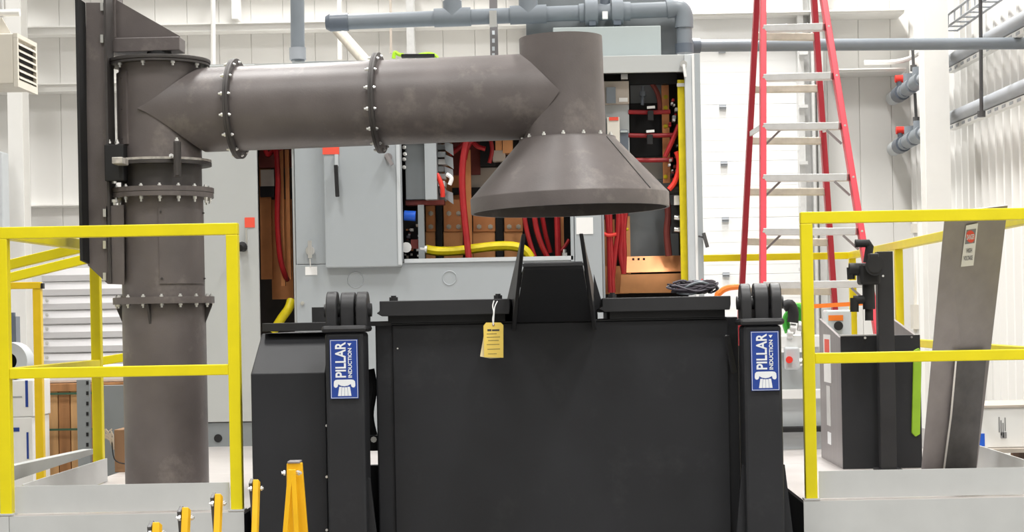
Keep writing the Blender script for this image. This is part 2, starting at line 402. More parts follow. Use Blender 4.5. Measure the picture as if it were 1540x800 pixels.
# return rails around the stair head on the left
t = thing('stair_handrail', 'nearer sloping yellow handrail left of the duct column', 'handrail', (-2.6, 8.55, 0), 'sloping stair handrails')
B().bar(P(150, 366, 8.5), P(-60, 416, 8.5), RT, RT).build('rail', 'yellow', t, bevel=0.003)
c = P(-58, 416, 8.5); B().box(c.x-RT/2, c.x+RT/2, 8.478, 8.522, 0, c.z).build('post', 'yellow', t)
t = thing('stair_handrail', 'farther and lower sloping yellow handrail left of the duct column', 'handrail', (-2.9, 9.9, 0), 'sloping stair handrails')
B().bar(P(236, 363.5, 9.6), P(-60, 436, 9.6), RT+0.004, RT+0.004).build('rail', 'yellow', t, bevel=0.003)
B().bar(P(150, 543.5, 9.6), P(232, 530, 9.6), RT, RT).build('middle_rail', 'yellow', t, bevel=0.003)
c = P(232, 364, 9.6); B().box(c.x-RT/2+0.002, c.x+RT/2-0.002, 9.58, 9.62, DECK, c.z).build('post', 'yellow', t)
c = P(-58, 436, 9.6); B().box(c.x-RT/2, c.x+RT/2, 9.578, 9.622, 0, c.z).build('post', 'yellow', t)
# pale channel beside the toe board
tag(B().prism([P(14,702,8.2), P(140,675,9.1), P(140,683,9.1), P(14,725,8.2)], (-0.05,0,0)).prism([P(14,702,8.2)-Vector((0.05,0,0.75)), P(14,702,8.2)-Vector((0.01,0,0.75)), P(14,702,8.2)-Vector((0.01,0,0.1)), P(14,702,8.2)-Vector((0.05,0,0.1))], (0,0.05,0)).build('stair_stringer', 'cabinet_l'), 'pale grey steel channel rising beside the left toe board', 'channel')

# guard rail farther back on the left
t = thing('guard_rail', 'orange-yellow guard rail end beside the white cartons', 'guard rail', (P(57,600,11.5).x, 11.5, 0))
a, b, c, d = rectw(51, 430, 63, 690, 11.5)
B().box(a, b, 11.5, 11.55, 0, d).build('post', 'yellow2', t, bevel=0.003)
B().bar(P(-60, 431, 11.52), P(62, 429, 11.52), 0.05, 0.042).build('rail', 'yellow2', t, bevel=0.003)
a, b, c, d = rectw(61.5, 426, 63.5, 434, 11.5); B().box(a, b+0.004, 11.5, 11.54, c, d).build('end_cap', 'rubber', t)
# ================================================================== FUME DUCT
YD = 8.0
ax = P(247.5, 500, YD).x
def zc(y, x=247.5, Y=YD): return P(x, y, Y).z
duct = thing('fume_extraction_duct', 'brown-grey swinging fume duct with conical hood above the black furnace', 'duct', (ax, YD, DECK))
R0 = 0.1765
C0 = Vector((ax, YD, 0))
def ring(r0, r1, za, zb, name, m='duct', par_=duct, bev=0.002):
    return B().lathe(C0, [(r0, za), (r1, za), (r1, zb), (r0, zb)], 56, closed=True).build(name, m, par_, True)
B().lathe(C0, [(R0, DECK), (R0, zc(452))], 56).build('lower_pipe', 'duct', duct, True)
fl = ring(R0-0.01, 0.214, zc(457), zc(447), 'lower_flange')
B().lathe(C0, [(R0-0.002, zc(447)), (R0-0.002, zc(292))], 56).build('middle_pipe', 'duct', duct, True)
ring(R0-0.01, 0.219, zc(298.5), zc(291.5), 'collar_flange'); ring(R0-0.01, 0.221, zc(291), zc(284), 'collar_flange')
B().lathe(C0, [(R0-0.006, zc(292)), (R0-0.006, zc(247))], 56).build('neck_pipe', 'duct_dark', duct, True)
ring(R0-0.01, 0.213, zc(250.5), zc(245.5), 'swivel_ring', 'duct_dark'); 
B().lathe(C0, [(R0-0.01, zc(245)), (0.2125, zc(245)), (0.2125, zc(241.5)), (R0-0.01, zc(241.5))], 56, closed=True).build('worn_swivel_ring', 'worn', duct, True)
UR = 0.172
B().lathe(C0, [(UR, zc(242)), (UR, zc(96))], 56).build('upper_pipe', 'duct', duct, True)
B().lathe(C0, [(0, zc(96)), (0.215, zc(96)), (0.217, zc(93.5)), (0.215, zc(91)), (0, zc(91))], 56).build('top_cap', 'duct_dark', duct, True)
B().lathe(C0, [(UR-0.01, zc(100)), (0.212, zc(100)), (0.212, zc(96.6)), (UR-0.01, zc(96.6))], 56, closed=True).build('top_flange', 'duct_dark', duct, True)
for i in range(16):
    a = 2*math.pi*(i+0.42)/16; dx, dy = math.cos(a), math.sin(a)
    q = lambda r, z: (ax+dx*r, YD+dy*r, z)
    bolt(duct, q(0.199, zc(457)), (0,0,-1), 0.010, 0.014); bolt(duct, q(0.199, zc(447)), (0,0,1), 0.010, 0.010)
    bolt(duct, q(0.201, zc(298.5)), (0,0,-1), 0.010, 0.020); bolt(duct, q(0.201, zc(284)), (0,0,1), 0.010, 0.010)
for i in range(10):
    a = 2*math.pi*(i+0.28)/10
    bolt(duct, (ax+0.197*math.cos(a), YD+0.197*math.sin(a), zc(100)), (0,0,-1), 0.011, 0.016)
# gussets below the lower flange
for a in (math.pi*1.0, 0.0, math.pi*1.46, math.pi*0.5):
    d = Vector((math.cos(a), math.sin(a), 0)); n = Vector((-d.y, d.x, 0))
    z1 = zc(458); z2 = zc(490)
    B().prism([C0+d*(R0-0.004)+n*-0.005+Vector((0,0,z1)), C0+d*0.208+n*-0.005+Vector((0,0,z1)), C0+d*0.205+n*-0.005+Vector((0,0,z1-0.012)), C0+d*(R0-0.004)+n*-0.005+Vector((0,0,z2))], n*0.01).build('gusset', 'duct_dark', duct)
# access cover on the middle pipe, seam strip on the upper pipe, latch bar on the swivel
ac = B().arcplate((ax, YD), R0-0.004, R0+0.004, math.radians(-83), math.radians(-4), zc(428), zc(316), 14).build('access_cover', 'duct', duct, True)
for zz_ in (322, 420):
    for an in (-80, -8):
        a = math.radians(an); bolt(ac, (ax+(R0+0.004)*math.cos(a), YD+(R0+0.004)*math.sin(a), zc(zz_)), (math.cos(a), math.sin(a), 0), 0.006, 0.006, 'duct_dark', 'rivet')
st = B().arcplate((ax, YD), UR-0.002, UR+0.010, math.radians(188), math.radians(232), zc(220), zc(112), 8).build('seam_strip', 'duct', duct, True)
for zz_ in (122, 168, 212):
    a = math.radians(221); bolt(st, (ax+(UR+0.006)*math.cos(a), YD+(UR+0.006)*math.sin(a), zc(zz_)), (math.cos(a), math.sin(a), 0), 0.006, 0.005, 'duct_dark', 'rivet')
lb = B().pbox(261, 212, 271, 266, YD-0.235, YD-0.21).pbox(263, 214, 269, 264, YD-0.24, YD-0.235).build('latch_bar', 'duct_dark', duct, bevel=0.003)
bolt(duct, P(266, 212, YD-0.22), (0,0,1), 0.010, 0.012); bolt(duct, P(258, 235, YD-0.205), (0,-1,0.2), 0.012, 0.014)
# horizontal arm with mitred ends
A0 = P(246.5, 168.5, YD); A1 = P(847, 143.5, 7.86)
e1 = (A1-A0).normalized(); e2 = Vector((0,-1,0)); e2 = (e2 - e1*e2.dot(e1)).normalized(); e3 = e1.cross(e2); 
if e3.z < 0: e3 = -e3
LEN = (A1-A0).length; RA = 0.179
vs = []; SEG = 64
stops = [0.0, 0.02, 0.2, 0.5, 0.8, 0.98, 1.0]
for i in range(SEG):
    th = 2*math.pi*i/SEG; c, s = math.cos(th), math.sin(th)
    s0 = -0.062 + 0.243*abs(s)**0.8; s1 = LEN - abs(s)*RA*0.95 if s > 0 else LEN - (abs(s)**1.15)*RA*0.92
    vs.append(A0 + e1*(s0+0.001) + (e2*c + e3*s)*0.145)
    for tt in stops:
        vs.append(A0 + e1*(s0+(s1-s0)*tt) + (e2*c + e3*s)*(RA + 0.002*(c > 0)))
n = len(stops)+1
B().add(vs, [(i*n+k, ((i+1)%SEG)*n+k, ((i+1)%SEG)*n+k+1, i*n+k+1) for i in range(SEG) for k in range(n-1)]).build('horizontal_pipe', 'duct', duct, True)
rotA = Matrix((( e2.x, e3.x, e1.x),(e2.y, e3.y, e1.y),(e2.z, e3.z, e1.z)))
for px in (349, 567):
    tpos = (P(px+4, 160, 7.93)-A0).dot(e1)
    for sgn in (-1, 1):
        c = A0 + e1*(tpos + sgn*0.0055)
        B().lathe(c, [(RA-0.003, -0.005), (0.2135, -0.005), (0.2135, 0.005), (RA-0.003, 0.005)], 56, rot=rotA, closed=True).build('arm_flange', 'duct_dark', duct, True)
    for i in range(14):
        a = 2*math.pi*(i+0.5)/14; o_ = (e2*math.cos(a)+e3*math.sin(a))*0.199
        bolt(duct, A0+e1*(tpos-0.011)+o_, -e1, 0.0105, 0.016); bolt(duct, A0+e1*(tpos+0.011)+o_, e1, 0.009, 0.008)
# elbow cylinder and hood, sharing a slight tilt
YH = 7.86; rotH = Matrix.Rotation(math.radians(-1.2), 3, 'Y') @ Matrix.Rotation(math.radians(-0.4), 3, 'X'); SH = F/YH
HC = P(849, 208, YH)
hz = lambda y: (208-y)/SH
ez = hz(57)
B().lathe(HC, [(0.1755, -0.005), (0.1755, ez), (0.170, ez), (0.170, 0)], 56, rot=rotH).build('elbow_pipe', 'duct', duct, True)
cone = B().lathe(HC+Vector((0.012,0,0)), [(0.17, 0.0), (0.204, -0.002), (0.206, -0.012), (0.4185, hz(295)), (0.4195, hz(297)), (0.4185, hz(317)), (0.407, hz(317)), (0.407, hz(300)), (0.200, -0.025), (0.17, -0.02)], 72, rot=rotH).build('hood_cone', 'duct', duct, True)
a_ = math.radians(-38)
dv = Vector((math.cos(a_), math.sin(a_), 0))
B().bar(HC+Vector((0.012,0,0))+rotH@(dv*0.2075+Vector((0,0,-0.012))), HC+Vector((0.012,0,0))+rotH@(dv*0.4175+Vector((0,0,hz(294)))), 0.005, 0.004).build('weld_seam', 'duct_dark', duct)
for i in range(14):
    a = 2*math.pi*(i+0.3)/14; bolt(duct, HC+Vector((0.012,0,0))+rotH@Vector((0.190*math.cos(a), 0.190*math.sin(a), 0.0)), (0,0,1), 0.010, 0.012)
# support channel and pivot arm at the left of the column
YCH = 7.86
def PX(x, y, Y=YCH): return P(x, y, Y)
chn = B()
chn.prism([PX(129,4), PX(160,4), PX(162,427), PX(132,399)], (0,0.014,0)).build('support_channel', 'duct', duct)
xfl = PX(131,200).x
B().prism([(xfl, YCH+0.014, PX(120,4).z), (xfl, YCH-0.11, PX(120,3).z), (xfl, YCH-0.11, PX(122,393).z), (xfl, YCH+0.014, PX(122,397).z)], (-0.012,0,0)).build('channel_flange', 'duct_black', duct)
xfr = PX(161,200).x
B().prism([(xfr, YCH+0.10, PX(160,-60).z), (xfr, YCH-0.02, PX(160,-60).z), (xfr, YCH-0.02, PX(161,425).z), (xfr, YCH+0.10, PX(161,425).z)], (0.010,0,0)).build('channel_flange', 'duct_dark', duct)
B().prism([PX(160,310), PX(186,308), PX(187,428), PX(162,427)], (0,0.012,0)).build('mounting_plate', 'duct', duct)
B().pbox(157, 217, 186, 272, YCH-0.05, YCH+0.05).build('pivot_block', 'duct_black', duct, bevel=0.004)
B().pbox(168, 236, 184, 246, YCH-0.16, YCH-0.05).build('stop_pin', 'worn', duct, bevel=0.003)
for (bx_, by_) in ((153,10),(153,58),(157,320),(157,368),(157,416)):
    B().pbox(bx_-2.2, by_-6, bx_+2.2, by_+6, YCH-0.012, YCH+0.001).build('weld_bolt', 'zinc', duct)
bolt(duct, PX(164, 216, YCH), (0,0,1), 0.012, 0.014); bolt(duct, PX(176, 216, YCH), (0,0,1), 0.012, 0.014)
bolt(duct, PX(172, 276, YCH-0.03), (0,0,1), 0.012, 0.02); bolt(duct, PX(172, 300, YCH-0.1), (0,0,-1), 0.014, 0.02)
YA = 8.0
B().prism([P(156,-40,YA), P(110,-40,YA)+Vector((0.17,0,0)), P(172,-2,YA), P(270,54,YA), P(271,60,YA), P(174,60,YA), P(158,78,YA)], (0,0.012,0)).build('arm_gusset', 'duct', duct)
B().prism([P(158,-60,YA-0.02), P(172,-60,YA-0.02), P(174,56,YA-0.02), P(158,76,YA-0.02)], (0,0.14,0)).build('arm_upright', 'duct', duct, bevel=0.004)
B().prism([P(172,57,YA-0.05), P(270,55,YA-0.05), P(270,75,YA-0.05), P(158,79,YA-0.05)], (0,0.12,0)).build('arm_beam', 'duct', duct, bevel=0.003)
B().cyl((ax, YD, zc(78)), (ax, YD, zc(90)), 0.052, 24).build('pivot_boss', 'duct_black', duct, True)

# ================================================================== INDUCTION FURNACE
fur = thing('induction_furnace', 'large black induction furnace with blue nameplates on its posts', 'furnace', (0, 7.7, 0))
YS = 7.05
xs0, xs1 = P(567, 640, YS).x, P(1113, 640, YS).x
ztop = P(700, 484, YS).z
B().box(xs0, xs1, YS, 8.45, 0.06, ztop).build('shell', 'black', fur, bevel=0.006)
B().box(P(592,600,YS).x, P(1096,600,YS).x, YS-0.012, YS, 0.08, P(700,487,YS).z).build('front_panel', 'black', fur, bevel=0.004)
B().box(P(556,600,YS).x-0.01, P(592,600,YS).x-0.002, YS-0.02, YS+0.2, P(580,490,YS).z, P(580,483,YS).z).build('edge_strip', 'black2', fur)
B().box(P(570,600,YS).x, P(1110,600,YS).x, YS-0.018, YS-0.012, P(640,487.5,YS).z, ztop-0.002).build('top_band', 'black2', fur)
for (u, v) in ((598,524),(1092,505)):
    bolt(fur, P(u, v, YS-0.012), (0,-1,0), 0.004, 0.004)
# lids on top
for (x0, y0, x1, y1, nm) in ((566,451,767,474,'lid'), (901,446.5,1099,467.5,'lid')):
    Y0 = 6.98; a, b, c, d = rectw(x0, y0, x1, y1, Y0)
    l = B().prism([(a+0.012, Y0, d), (a+0.012, Y0, c+0.02), (a, Y0, c+0.012), (a+0.02, Y0, c), (b-0.004, Y0, c), (b, Y0, c+0.02), (b, Y0, d)], (0,1.3,0)).build(nm, 'black2', fur, bevel=0.003)
    B().box(a+0.04, b-0.02, Y0+0.03, Y0+1.2, ztop, c).build('lid_gap_fill', 'inside_black', fur)  # black block put in the gap under the lid, standing in for shade
    for u in ((x0+26, x1-18) if x0 < 700 else (x0+20,)):
        e = P(u, y0, Y0+0.06); B().cyl((e.x, Y0+0.06, d), (e.x, Y0+0.06, d+0.014), 0.018, 6).cyl((e.x, Y0+0.06, d+0.014), (e.x, Y0+0.06, d+0.02), 0.01, 8).build('lid_bolt', 'black2', l)
# pouring spout
def side(sg, A, Bt, C_, D_, D2):
    B().prism([A, D2, D_, C_, Bt], (sg*0.014,0,0)).build('spout_side_plate', 'black2', fur, bevel=0.002)  # lighter black than the front plate: the light they catch is in the colour
A = P(784.5,352,6.5); side(1, A, P(770,497,7.0), P(762,484,7.55), P(762,452,7.55), P(781,376,6.95))
A = P(877,351,6.5); side(-1, A, P(897,496,7.0), P(899,478,7.55), P(898,448,7.55), P(882,378,7.0))
B().prism([P(788,400,6.56), P(876,398,6.56), P(890,482,7.02), P(776,485,7.02)], (0,0.012,0.012)).build('spout_front_plate', 'black', fur)
B().prism([P(788,400,6.565), P(876,398,6.565), P(884,425,7.6), P(778,428,7.6)], (0,0,-0.012)).build('spout_floor_plate', 'black', fur)
B().bar(P(786,399,6.545), P(878,397,6.545), 0.03, 0.010).build('spout_lip', 'black2', fur)
B().prism([P(893,412,7.2), P(906,457,7.2), P(893,470,7.2)], (0,0.012,0)).build('spout_gusset', 'black2', fur)
# tilt posts with clevis lugs
def post(x0, x1, ytop, lugs, gus):
    Y0 = 6.84; a, b, _, _ = rectw(x0, 640, x1, 660, Y0); zt = P((x0+x1)/2, ytop, Y0).z
    po = B().box(a, b, Y0, Y0+0.16, 0.02, zt).build('tilt_post', 'black', fur, bevel=0.012)
    B().box(a-0.012, b+0.012, Y0-0.015, Y0+0.19, zt, zt+0.026).build('post_cap_plate', 'black2', fur, bevel=0.012)
    B().box(a-0.08, b+0.08, Y0-0.06, Y0+0.22, 0, 0.02).build('post_base_plate', 'black', fur)
    for i, (u0, u1, v0) in enumerate(lugs):
        c0 = P((u0+u1)/2, v0, Y0); w = (u1-u0)*Y0/F/2; r = 0.07 if i != 1 else 0.062; prof = []
        zl = zt + 0.02
        zt2 = c0.z; yc = Y0+0.085+(0.02 if i == 1 else 0)
        for k in range(13):
            an = math.pi*k/12; prof.append((c0.x-w, yc - r*math.cos(an), zt2-r+r*math.sin(an)))
        prof = [(c0.x-w, yc-r, zl)] + prof + [(c0.x-w, yc+r, zl)]
        B().prism(prof, (2*w,0,0)).build('clevis_lug' if i != 1 else 'hinge_knuckle', 'black2', fur, True, bevel=0.004)
    cc = P((lugs[0][0]+lugs[2][1])/2, lugs[0][2], Y0); zp = cc.z-0.07
    l0 = P(lugs[0][0], lugs[0][2], Y0).x; l1 = P(lugs[2][1], lugs[2][2], Y0).x
    B().cyl((l0-0.012, Y0+0.085, zp), (l1+0.012, Y0+0.085, zp), 0.025, 16).build('hinge_pin', 'black2', fur, True)
    for (gx, sg, yt) in gus:
        xg = b if sg > 0 else a
        zt_ = P(gx, yt, Y0).z
        B().prism([(xg, Y0+0.04, zt_), (xg, Y0+0.04, 0.02), (xg+sg*0.10, Y0+0.04, 0.02), (xg+sg*0.008, Y0+0.04, zt_)], (0,0.014,0)).build('post_gusset', 'black', fur)
    return a, b, Y0, zt
pa = post(491, 550, 500, [(488,504,438),(508.5,530,439),(533.5,550,438)], [(556,1,720)])
pb = post(1120, 1178, 489, [(1115,1130.5,426),(1136,1158,425),(1160.5,1176,424.5)], [(1114,-1,700),(1185,1,700)])
# nameplates
def nameplate(x0, y0, x1, y1):
    Y0 = 6.832; a, b, c, d = rectw(x0, y0, x1, y1, Y0); w, h = b-a, d-c
    pl = B().box(a, b, Y0, Y0+0.008, c, d).build('nameplate', 'plate_blue', fur); pl['label'] = 'blue maker nameplate with white lettering and a column logo'
    yy = Y0-0.0006; e = 0.0022
    fr = B()
    for (u0,u1,v0,v1) in ((a+e,b-e,c+e,c+e*1.7),(a+e,b-e,d-e*1.7,d-e),(a+e,a+e*1.7,c+e*1.71,d-e*1.71),(b-e*1.7,b-e,c+e*1.71,d-e*1.71)):
        fr.box(u0,u1,yy,Y0+0.0005,v0,v1)
    fr.build('border_line', 'print_white', pl)
    base = Matrix(((0,-1,0,0),(0,0,-1,0),(1,0,0,0),(0,0,0,1)))   # text x -> +Z, text y -> -X, faces the viewer
    text('maker_name', 'PILLAR', w*0.52, 'print_white', pl, Matrix.Translation((a+w*0.555, yy, c+h*0.348)) @ base, xs=h*0.60)
    text('maker_subtitle', 'INDUCTION', w*0.185, 'print_white', pl, Matrix.Translation((a+w*0.775, yy, c+h*0.348)) @ base, xs=h*0.50)
    B().prism([(a+w*0.63, yy, d-h*0.065), (a+w*0.78, yy, d-h*0.065), (a+w*0.705, yy, d-h*0.115)], (0,0.0008,0)).build('triangle_mark', 'print_white', pl)
    # column capital: scroll bar with curled ends over four flutes
    lg = B(); L2 = lambda u, v: (a+w*u, yy, c+h*v)
    cap_ = [(.12,.25),(.13,.29),(.17,.315),(.25,.322),(.75,.322),(.83,.315),(.88,.29),(.89,.25),(.89,.215),(.86,.19),(.80,.187),(.75,.205),(.73,.245),(.62,.218),(.5,.209),(.38,.218),(.28,.245),(.26,.205),(.21,.187),(.155,.19),(.12,.215)]
    lg.prism([L2(u, v) for u, v in cap_], (0,0.0008,0))
    for k in range(4):
        u0 = 0.315+k*0.098; u1 = u0+0.088; f0 = 0.265+k*0.123; f1 = f0+0.112; z0_ = 0.200 if k in (0, 3) else 0.193
        lg.prism([L2(u0, z0_), L2(u1, z0_), L2(f1, 0.046), L2(f0, 0.046)], (0,0.0008,0))
    lg.build('column_logo', 'print_white', pl)
nameplate(496.5, 510.5, 538.5, 599.5)
nameplate(1129.5, 498, 1172, 587.5)
# side guard on the left
a, b, _, _ = rectw(380, 640, 492, 660, 6.95)
zA = P(435, 561, 6.93).z; zB_ = P(435, 501, 7.2).z; x_l = a
B().prism([(a,6.93,0.04),(a,6.93,zA),(a,7.2,zB_),(a,8.1,zB_),(a,8.1,0.04)], (b-a,0,0)).build('side_guard', 'black', fur, bevel=0.004)
B().box(a+0.012, b+0.13, 7.14, 7.26, P(435,498,7.2).z, P(435,485.5,7.2).z).build('guard_top_strip', 'black2', fur, bevel=0.002)
B().pbox(469, 462, 490, 486, 7.3, 7.4).build('hinge_arm', 'black2', fur)
for v in (640, 717, 797): bolt(fur, P(491.5, v, 6.9), (0,-1,0), 0.006, 0.005)
# hoses and fittings in the slot beside the left post
B().tube([P(557,555,7.25), P(561,585,7.25), P(556,625,7.25), P(563,660,7.25)], 0.016, 8).build('hose', 'rubber', fur, True)
B().pbox(553, 655, 568, 678, 7.2, 7.25).build('hose_clamp', 'black2', fur)
B().pbox(553, 700, 570, 820, 7.2, 7.25).build('slot_cover', 'black', fur)
B().cyl(P(562,661,7.19), P(562,661,7.17), 0.012, 8).build('fitting', 'zinc', fur)
# right side of the shell: lever and dark filler
B().bar(P(1093,505,7.0), P(1104,560,7.02), 0.012, 0.02).build('lever', 'black2', fur)
B().pbox(1113, 520, 1122, 830, 7.3, 7.32).build('slot_cover', 'inside_black', fur)

# ---- paper tags on the lid
t = thing('paper_tag', 'yellow paper tags tied by string to the furnace lid', 'tag', P(740,540,6.93))
B().prism([P(730,490,6.955), P(722,536,6.955), P(737,539,6.955), P(752,538,6.955), P(748,490,6.955)], (0,0.0015,0)).build('tag_card', 'tag_pale', t)
fr_ = B().prism([P(731,485,6.945), P(727,490,6.945), P(728,537,6.945), P(757,538,6.945), P(757,489,6.945), P(753,485,6.945)], (0,0.0015,0)).build('tag_card', 'tag', t)
B().cyl(P(742,488.5,6.945), P(742,488.5,6.943), 0.005, 10).build('eyelet', 'cardboard', fr_)
pr = B()
for (u0,u1,v,hh) in ((733,739,496.5,3),(740,751,496.5,2.5),(732,747,502,.8),(732,752,507,.7),(734,750,512,.7),(732,751,518,.7),(733,752,525,.7),(734,747,532,.7)):
    aa, bb, cc, dd = rectw(u0, v-hh/2, u1, v+hh/2, 6.944); pr.box(aa, bb, 6.9445, 6.946, cc, dd)
pr.build('tag_print', 'print_dark', fr_)
B().tube([P(743,452,6.96), P(741,460,6.955), P(742.5,470,6.945), P(741,480,6.944), P(742,489,6.944)], 0.0025, 6).tube([P(748,453,6.97), P(744,462,6.955), P(743,474,6.945), P(742,489,6.943)], 0.002, 6).build('string', 'white', t, True)
# ---- tangle of wires on the right lid
lz = rectw(901,446.5,1099,467.5,6.98)[3]
wt = thing('wire_bundle', 'tangle of grey wires with red tips on the right furnace lid', 'wires', (P(1045,440,7.3).x, 7.3, lz))
rnd = random.Random(3); cxw = P(1042,440,7.3).x
for k in range(26):
    a = rnd.uniform(0, 6.28); r1 = rnd.uniform(0.04, 0.085); pts = []
    ox = rnd.uniform(-0.035, 0.035)
    for j in range(6):
        an = a + j*1.15; pts.append((cxw+ox+r1*math.cos(an), 7.3+0.5*r1*math.sin(an), lz+0.014+rnd.uniform(0, 0.05)))
    B().tube(pts, 0.0045, 5).build('wire', 'wire' if k % 6 else 'pvc', wt, True)
for (u, v, u2, v2) in ((1045,432,1057,420),(1012,432,1022,437),(1060,428,1068,425),(1038,430,1036,424)):
    q = B().tube([P(u,438,7.3), P(u,v,7.3), P(u2,v2,7.3)], 0.0035, 5).build('wire', 'wire', wt, True)
    B().tube([P(u2-(u2-u)*.4,v2-(v2-v)*.4,7.3), P(u2,v2,7.3)], 0.0045, 5).build('wire_tip', 'redbright', q, True)

# ================================================================== POWER SUPPLY CABINETS
YC = 10.6; YCB = 11.35
zbase = DECK
def cpx(x, Y=YC): return P(x, 300, Y).x
ztopc = P(700, 88, YC).z
def shell(t, x0, x1, m='cabinet', md='cabinet_d', zt=None):
    zt = ztopc if zt is None else zt; th = 0.012
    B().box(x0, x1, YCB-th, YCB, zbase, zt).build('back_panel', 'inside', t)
    B().box(x0, x0+th, YC+0.02, YCB-th, zbase, zt).build('side_panel', m, t); B().box(x1-th, x1, YC+0.02, YCB-th, zbase, zt).build('side_panel', m, t)
    B().box(x0+th, x1-th, YC+0.02, YCB-th, zt-th, zt).build('top_panel', m, t)
    B().box(x0+th, x1-th, YC+0.02, YCB-th, zbase, zbase+th).build('bottom_panel', md, t)
    # base plinth is added by the caller
def face(t, nm, x0, y0, x1, y1, m, Ya=YC, th=0.02, bev=0.003):
    return B().pbox(x0, y0, x1, y1, Ya, Ya+th).build(nm, m, t, bevel=bev)
# --- A: left cabinet with closed door and open slot
cA = thing('control_cabinet', 'pale grey cabinet with a closed door right behind the duct column', 'cabinet', (cpx(330), 11, DECK), 'power supply cabinets')
xA0, xA1 = cpx(238), cpx(443)-0.003
zA_t = P(330, 96, YC).z
shell(cA, xA0, xA1, 'cabinet_l', zt=zA_t)
a, b, c, d = rectw(240, 99, 389.5, 634, YC)
drA = B().box(a, b, YC-0.02, YC+0.005, DECK+0.14, d).build('door', 'cabinet_l', cA, bevel=0.004)
B().pbox(368, 327, 383, 342, YC-0.024, YC-0.019).build('red_label', 'label_red', drA)
B().cyl(P(365,371,YC-0.02), P(365,371,YC-0.07), 0.022, 12).cyl(P(365,371,YC-0.07), P(361,373,YC-0.1), 0.03, 12, 0.02).build('handle', 'rubber', drA, True)
B().pbox(369, 343, 372, 378, YC-0.03, YC-0.019).build('latch_strip', 'zinc', drA)
B().box(xA0, xA1, YC-0.01, YC+0.02, DECK, DECK+0.135).build('plinth', 'cabinet_d', cA)
c = P(328, 659, YC-0.011); B().cyl((c.x, YC-0.0105, c.z), (c.x, YC-0.014, c.z), 0.023, 20).build('cable_hole', 'inside_black', cA)
B().pbox(391, 99, 438, 221, YC, YC+0.02).build('header', 'cabinet_l', cA)  # extended down, unseen behind the duct, to shade the slot inside
# inside the slot
B().pbox(391, 235, 408, 420, 11.0, 11.02).build('busbar', 'copper', cA)
B().pbox(408, 300, 440, 450, 11.05, 11.07).build('busbar', 'copper', cA)
B().pbox(421, 225, 427, 430, 10.85, 10.88).build('busbar', 'copper', cA); B().pbox(430, 225, 436, 420, 10.9, 10.93).build('busbar', 'copper', cA)
B().pbox(392, 255, 412, 280, 10.95, 10.97).build('insulator_block', 'beige', cA); B().pbox(391, 280, 412, 296, 10.95, 10.98).build('insulator_block', 'inside_black', cA)
B().pbox(390, 225, 440, 252, 10.95, 10.99).build('insulator_board', 'insul', cA)
B().tube([P(415,215,10.8), P(418,270,10.8), P(417,330,10.8), P(421,385,10.8), P(428,412,10.82), P(432,420,10.9)], 0.016, 8).build('cable', 'red', cA, True)
B().tube([P(395,215,10.8), P(402,232,10.8), P(410,228,10.85), P(425,222,10.85)], 0.014, 8).build('cable', 'red', cA, True)
B().tube([P(438,452,10.75), P(434,464,10.72), P(424,478,10.72), P(410,500,10.72)], 0.026, 10).build('hose', 'hose_y', cA, True)

# --- B: middle cabinet
cB = thing('control_cabinet', 'grey cabinet with half-open front behind the hood and furnace spout', 'cabinet', (cpx(670), 11, DECK), 'power supply cabinets')
xB0, xB1 = cpx(443), cpx(904)
shell(cB, xB0, xB1)
B().box(xB0, xB1, YC, YC+0.02, DECK+0.02, P(670, 394, YC).z).build('lower_panel', 'cabinet', cB, bevel=0.003)
face(cB, 'side_stile', 443.2, 108, 604, 396, 'cabinet')
B().box(cpx(604)+0.002, cpx(863)-0.002, YC, YC+0.02, P(700,200,YC).z, ztopc).build('header', 'cabinet', cB)  # lower part added out of view behind the duct to shade the bay
B().box(cpx(443.2), cpx(604), YC, YC+0.02, P(500,110,YC).z-0.01, ztopc).build('header', 'cabinet', cB)
pst = B().box(cpx(863), cpx(904), YC-0.012, YC+0.02, DECK+0.02, ztopc).build('center_post', 'cabinet', cB, bevel=0.004)
B().pbox(866.5, 327, 892, 352, YC-0.016, YC-0.011).build('paper_label', 'white', pst)
# flange lip around the opening
B().pbox(608, 387, 862, 393, YC-0.012, YC+0.02).build('opening_lip', 'frame_l', cB)
B().pbox(858, 300, 863, 393, YC-0.012, YC+0.03).build('opening_lip', 'cabinet', cB)
dB = face(cB, 'door', 487, 128, 602, 402, 'cabinet', YC-0.05, 0.05, 0.006)
B().pbox(596.5, 128, 602, 398, YC-0.056, YC-0.05).build('door_edge', 'frame_l', dB)
B().pbox(485, 219, 510, 232, YC-0.054, YC-0.049).build('red_label', 'label_red', dB)
B().pbox(503.5, 232, 508.5, 250, YC-0.065, YC-0.05).build('handle_bracket', 'frame_l', dB)
B().bar(P(505,248,YC-0.085), P(507.5,296,YC-0.085), 0.022, 0.02).build('handle', 'rubber', dB, bevel=0.004)
B().cyl(P(584,236,YC-0.05), P(584,236,YC-0.085), 0.022, 12).bar(P(580,232,YC-0.09), P(590,248,YC-0.09), 0.025, 0.02).build('quarter_turn_latch', 'steel', dB, True)
lt = B().cyl(P(466.5,377,YC), P(466.5,377,YC-0.04), 0.026, 14).bar(P(466,362,YC-0.045), P(466.5,388,YC-0.045), 0.022, 0.02).build('quarter_turn_latch', 'zinc', cB, True)
B().pbox(459, 401, 477, 413.5, YC-0.003, YC+0.001).build('paper_label', 'white', cB)
B().cyl(P(466,389,YC-0.03), P(467,402,YC-0.01), 0.003, 6).build('label_wire', 'zinc', cB)
for (u, v, r) in ((535,421,13),(676,418,11.5)):
    c = P(u, v, YC); B().lathe(c, [(r*YC/F, 0.0), (r*YC/F-0.004, 0.0045), (r*YC/F-0.008, 0.0)], 28, rot=Matrix.Rotation(math.pi/2, 3, 'X')).build('knockout', 'cabinet', cB, True)
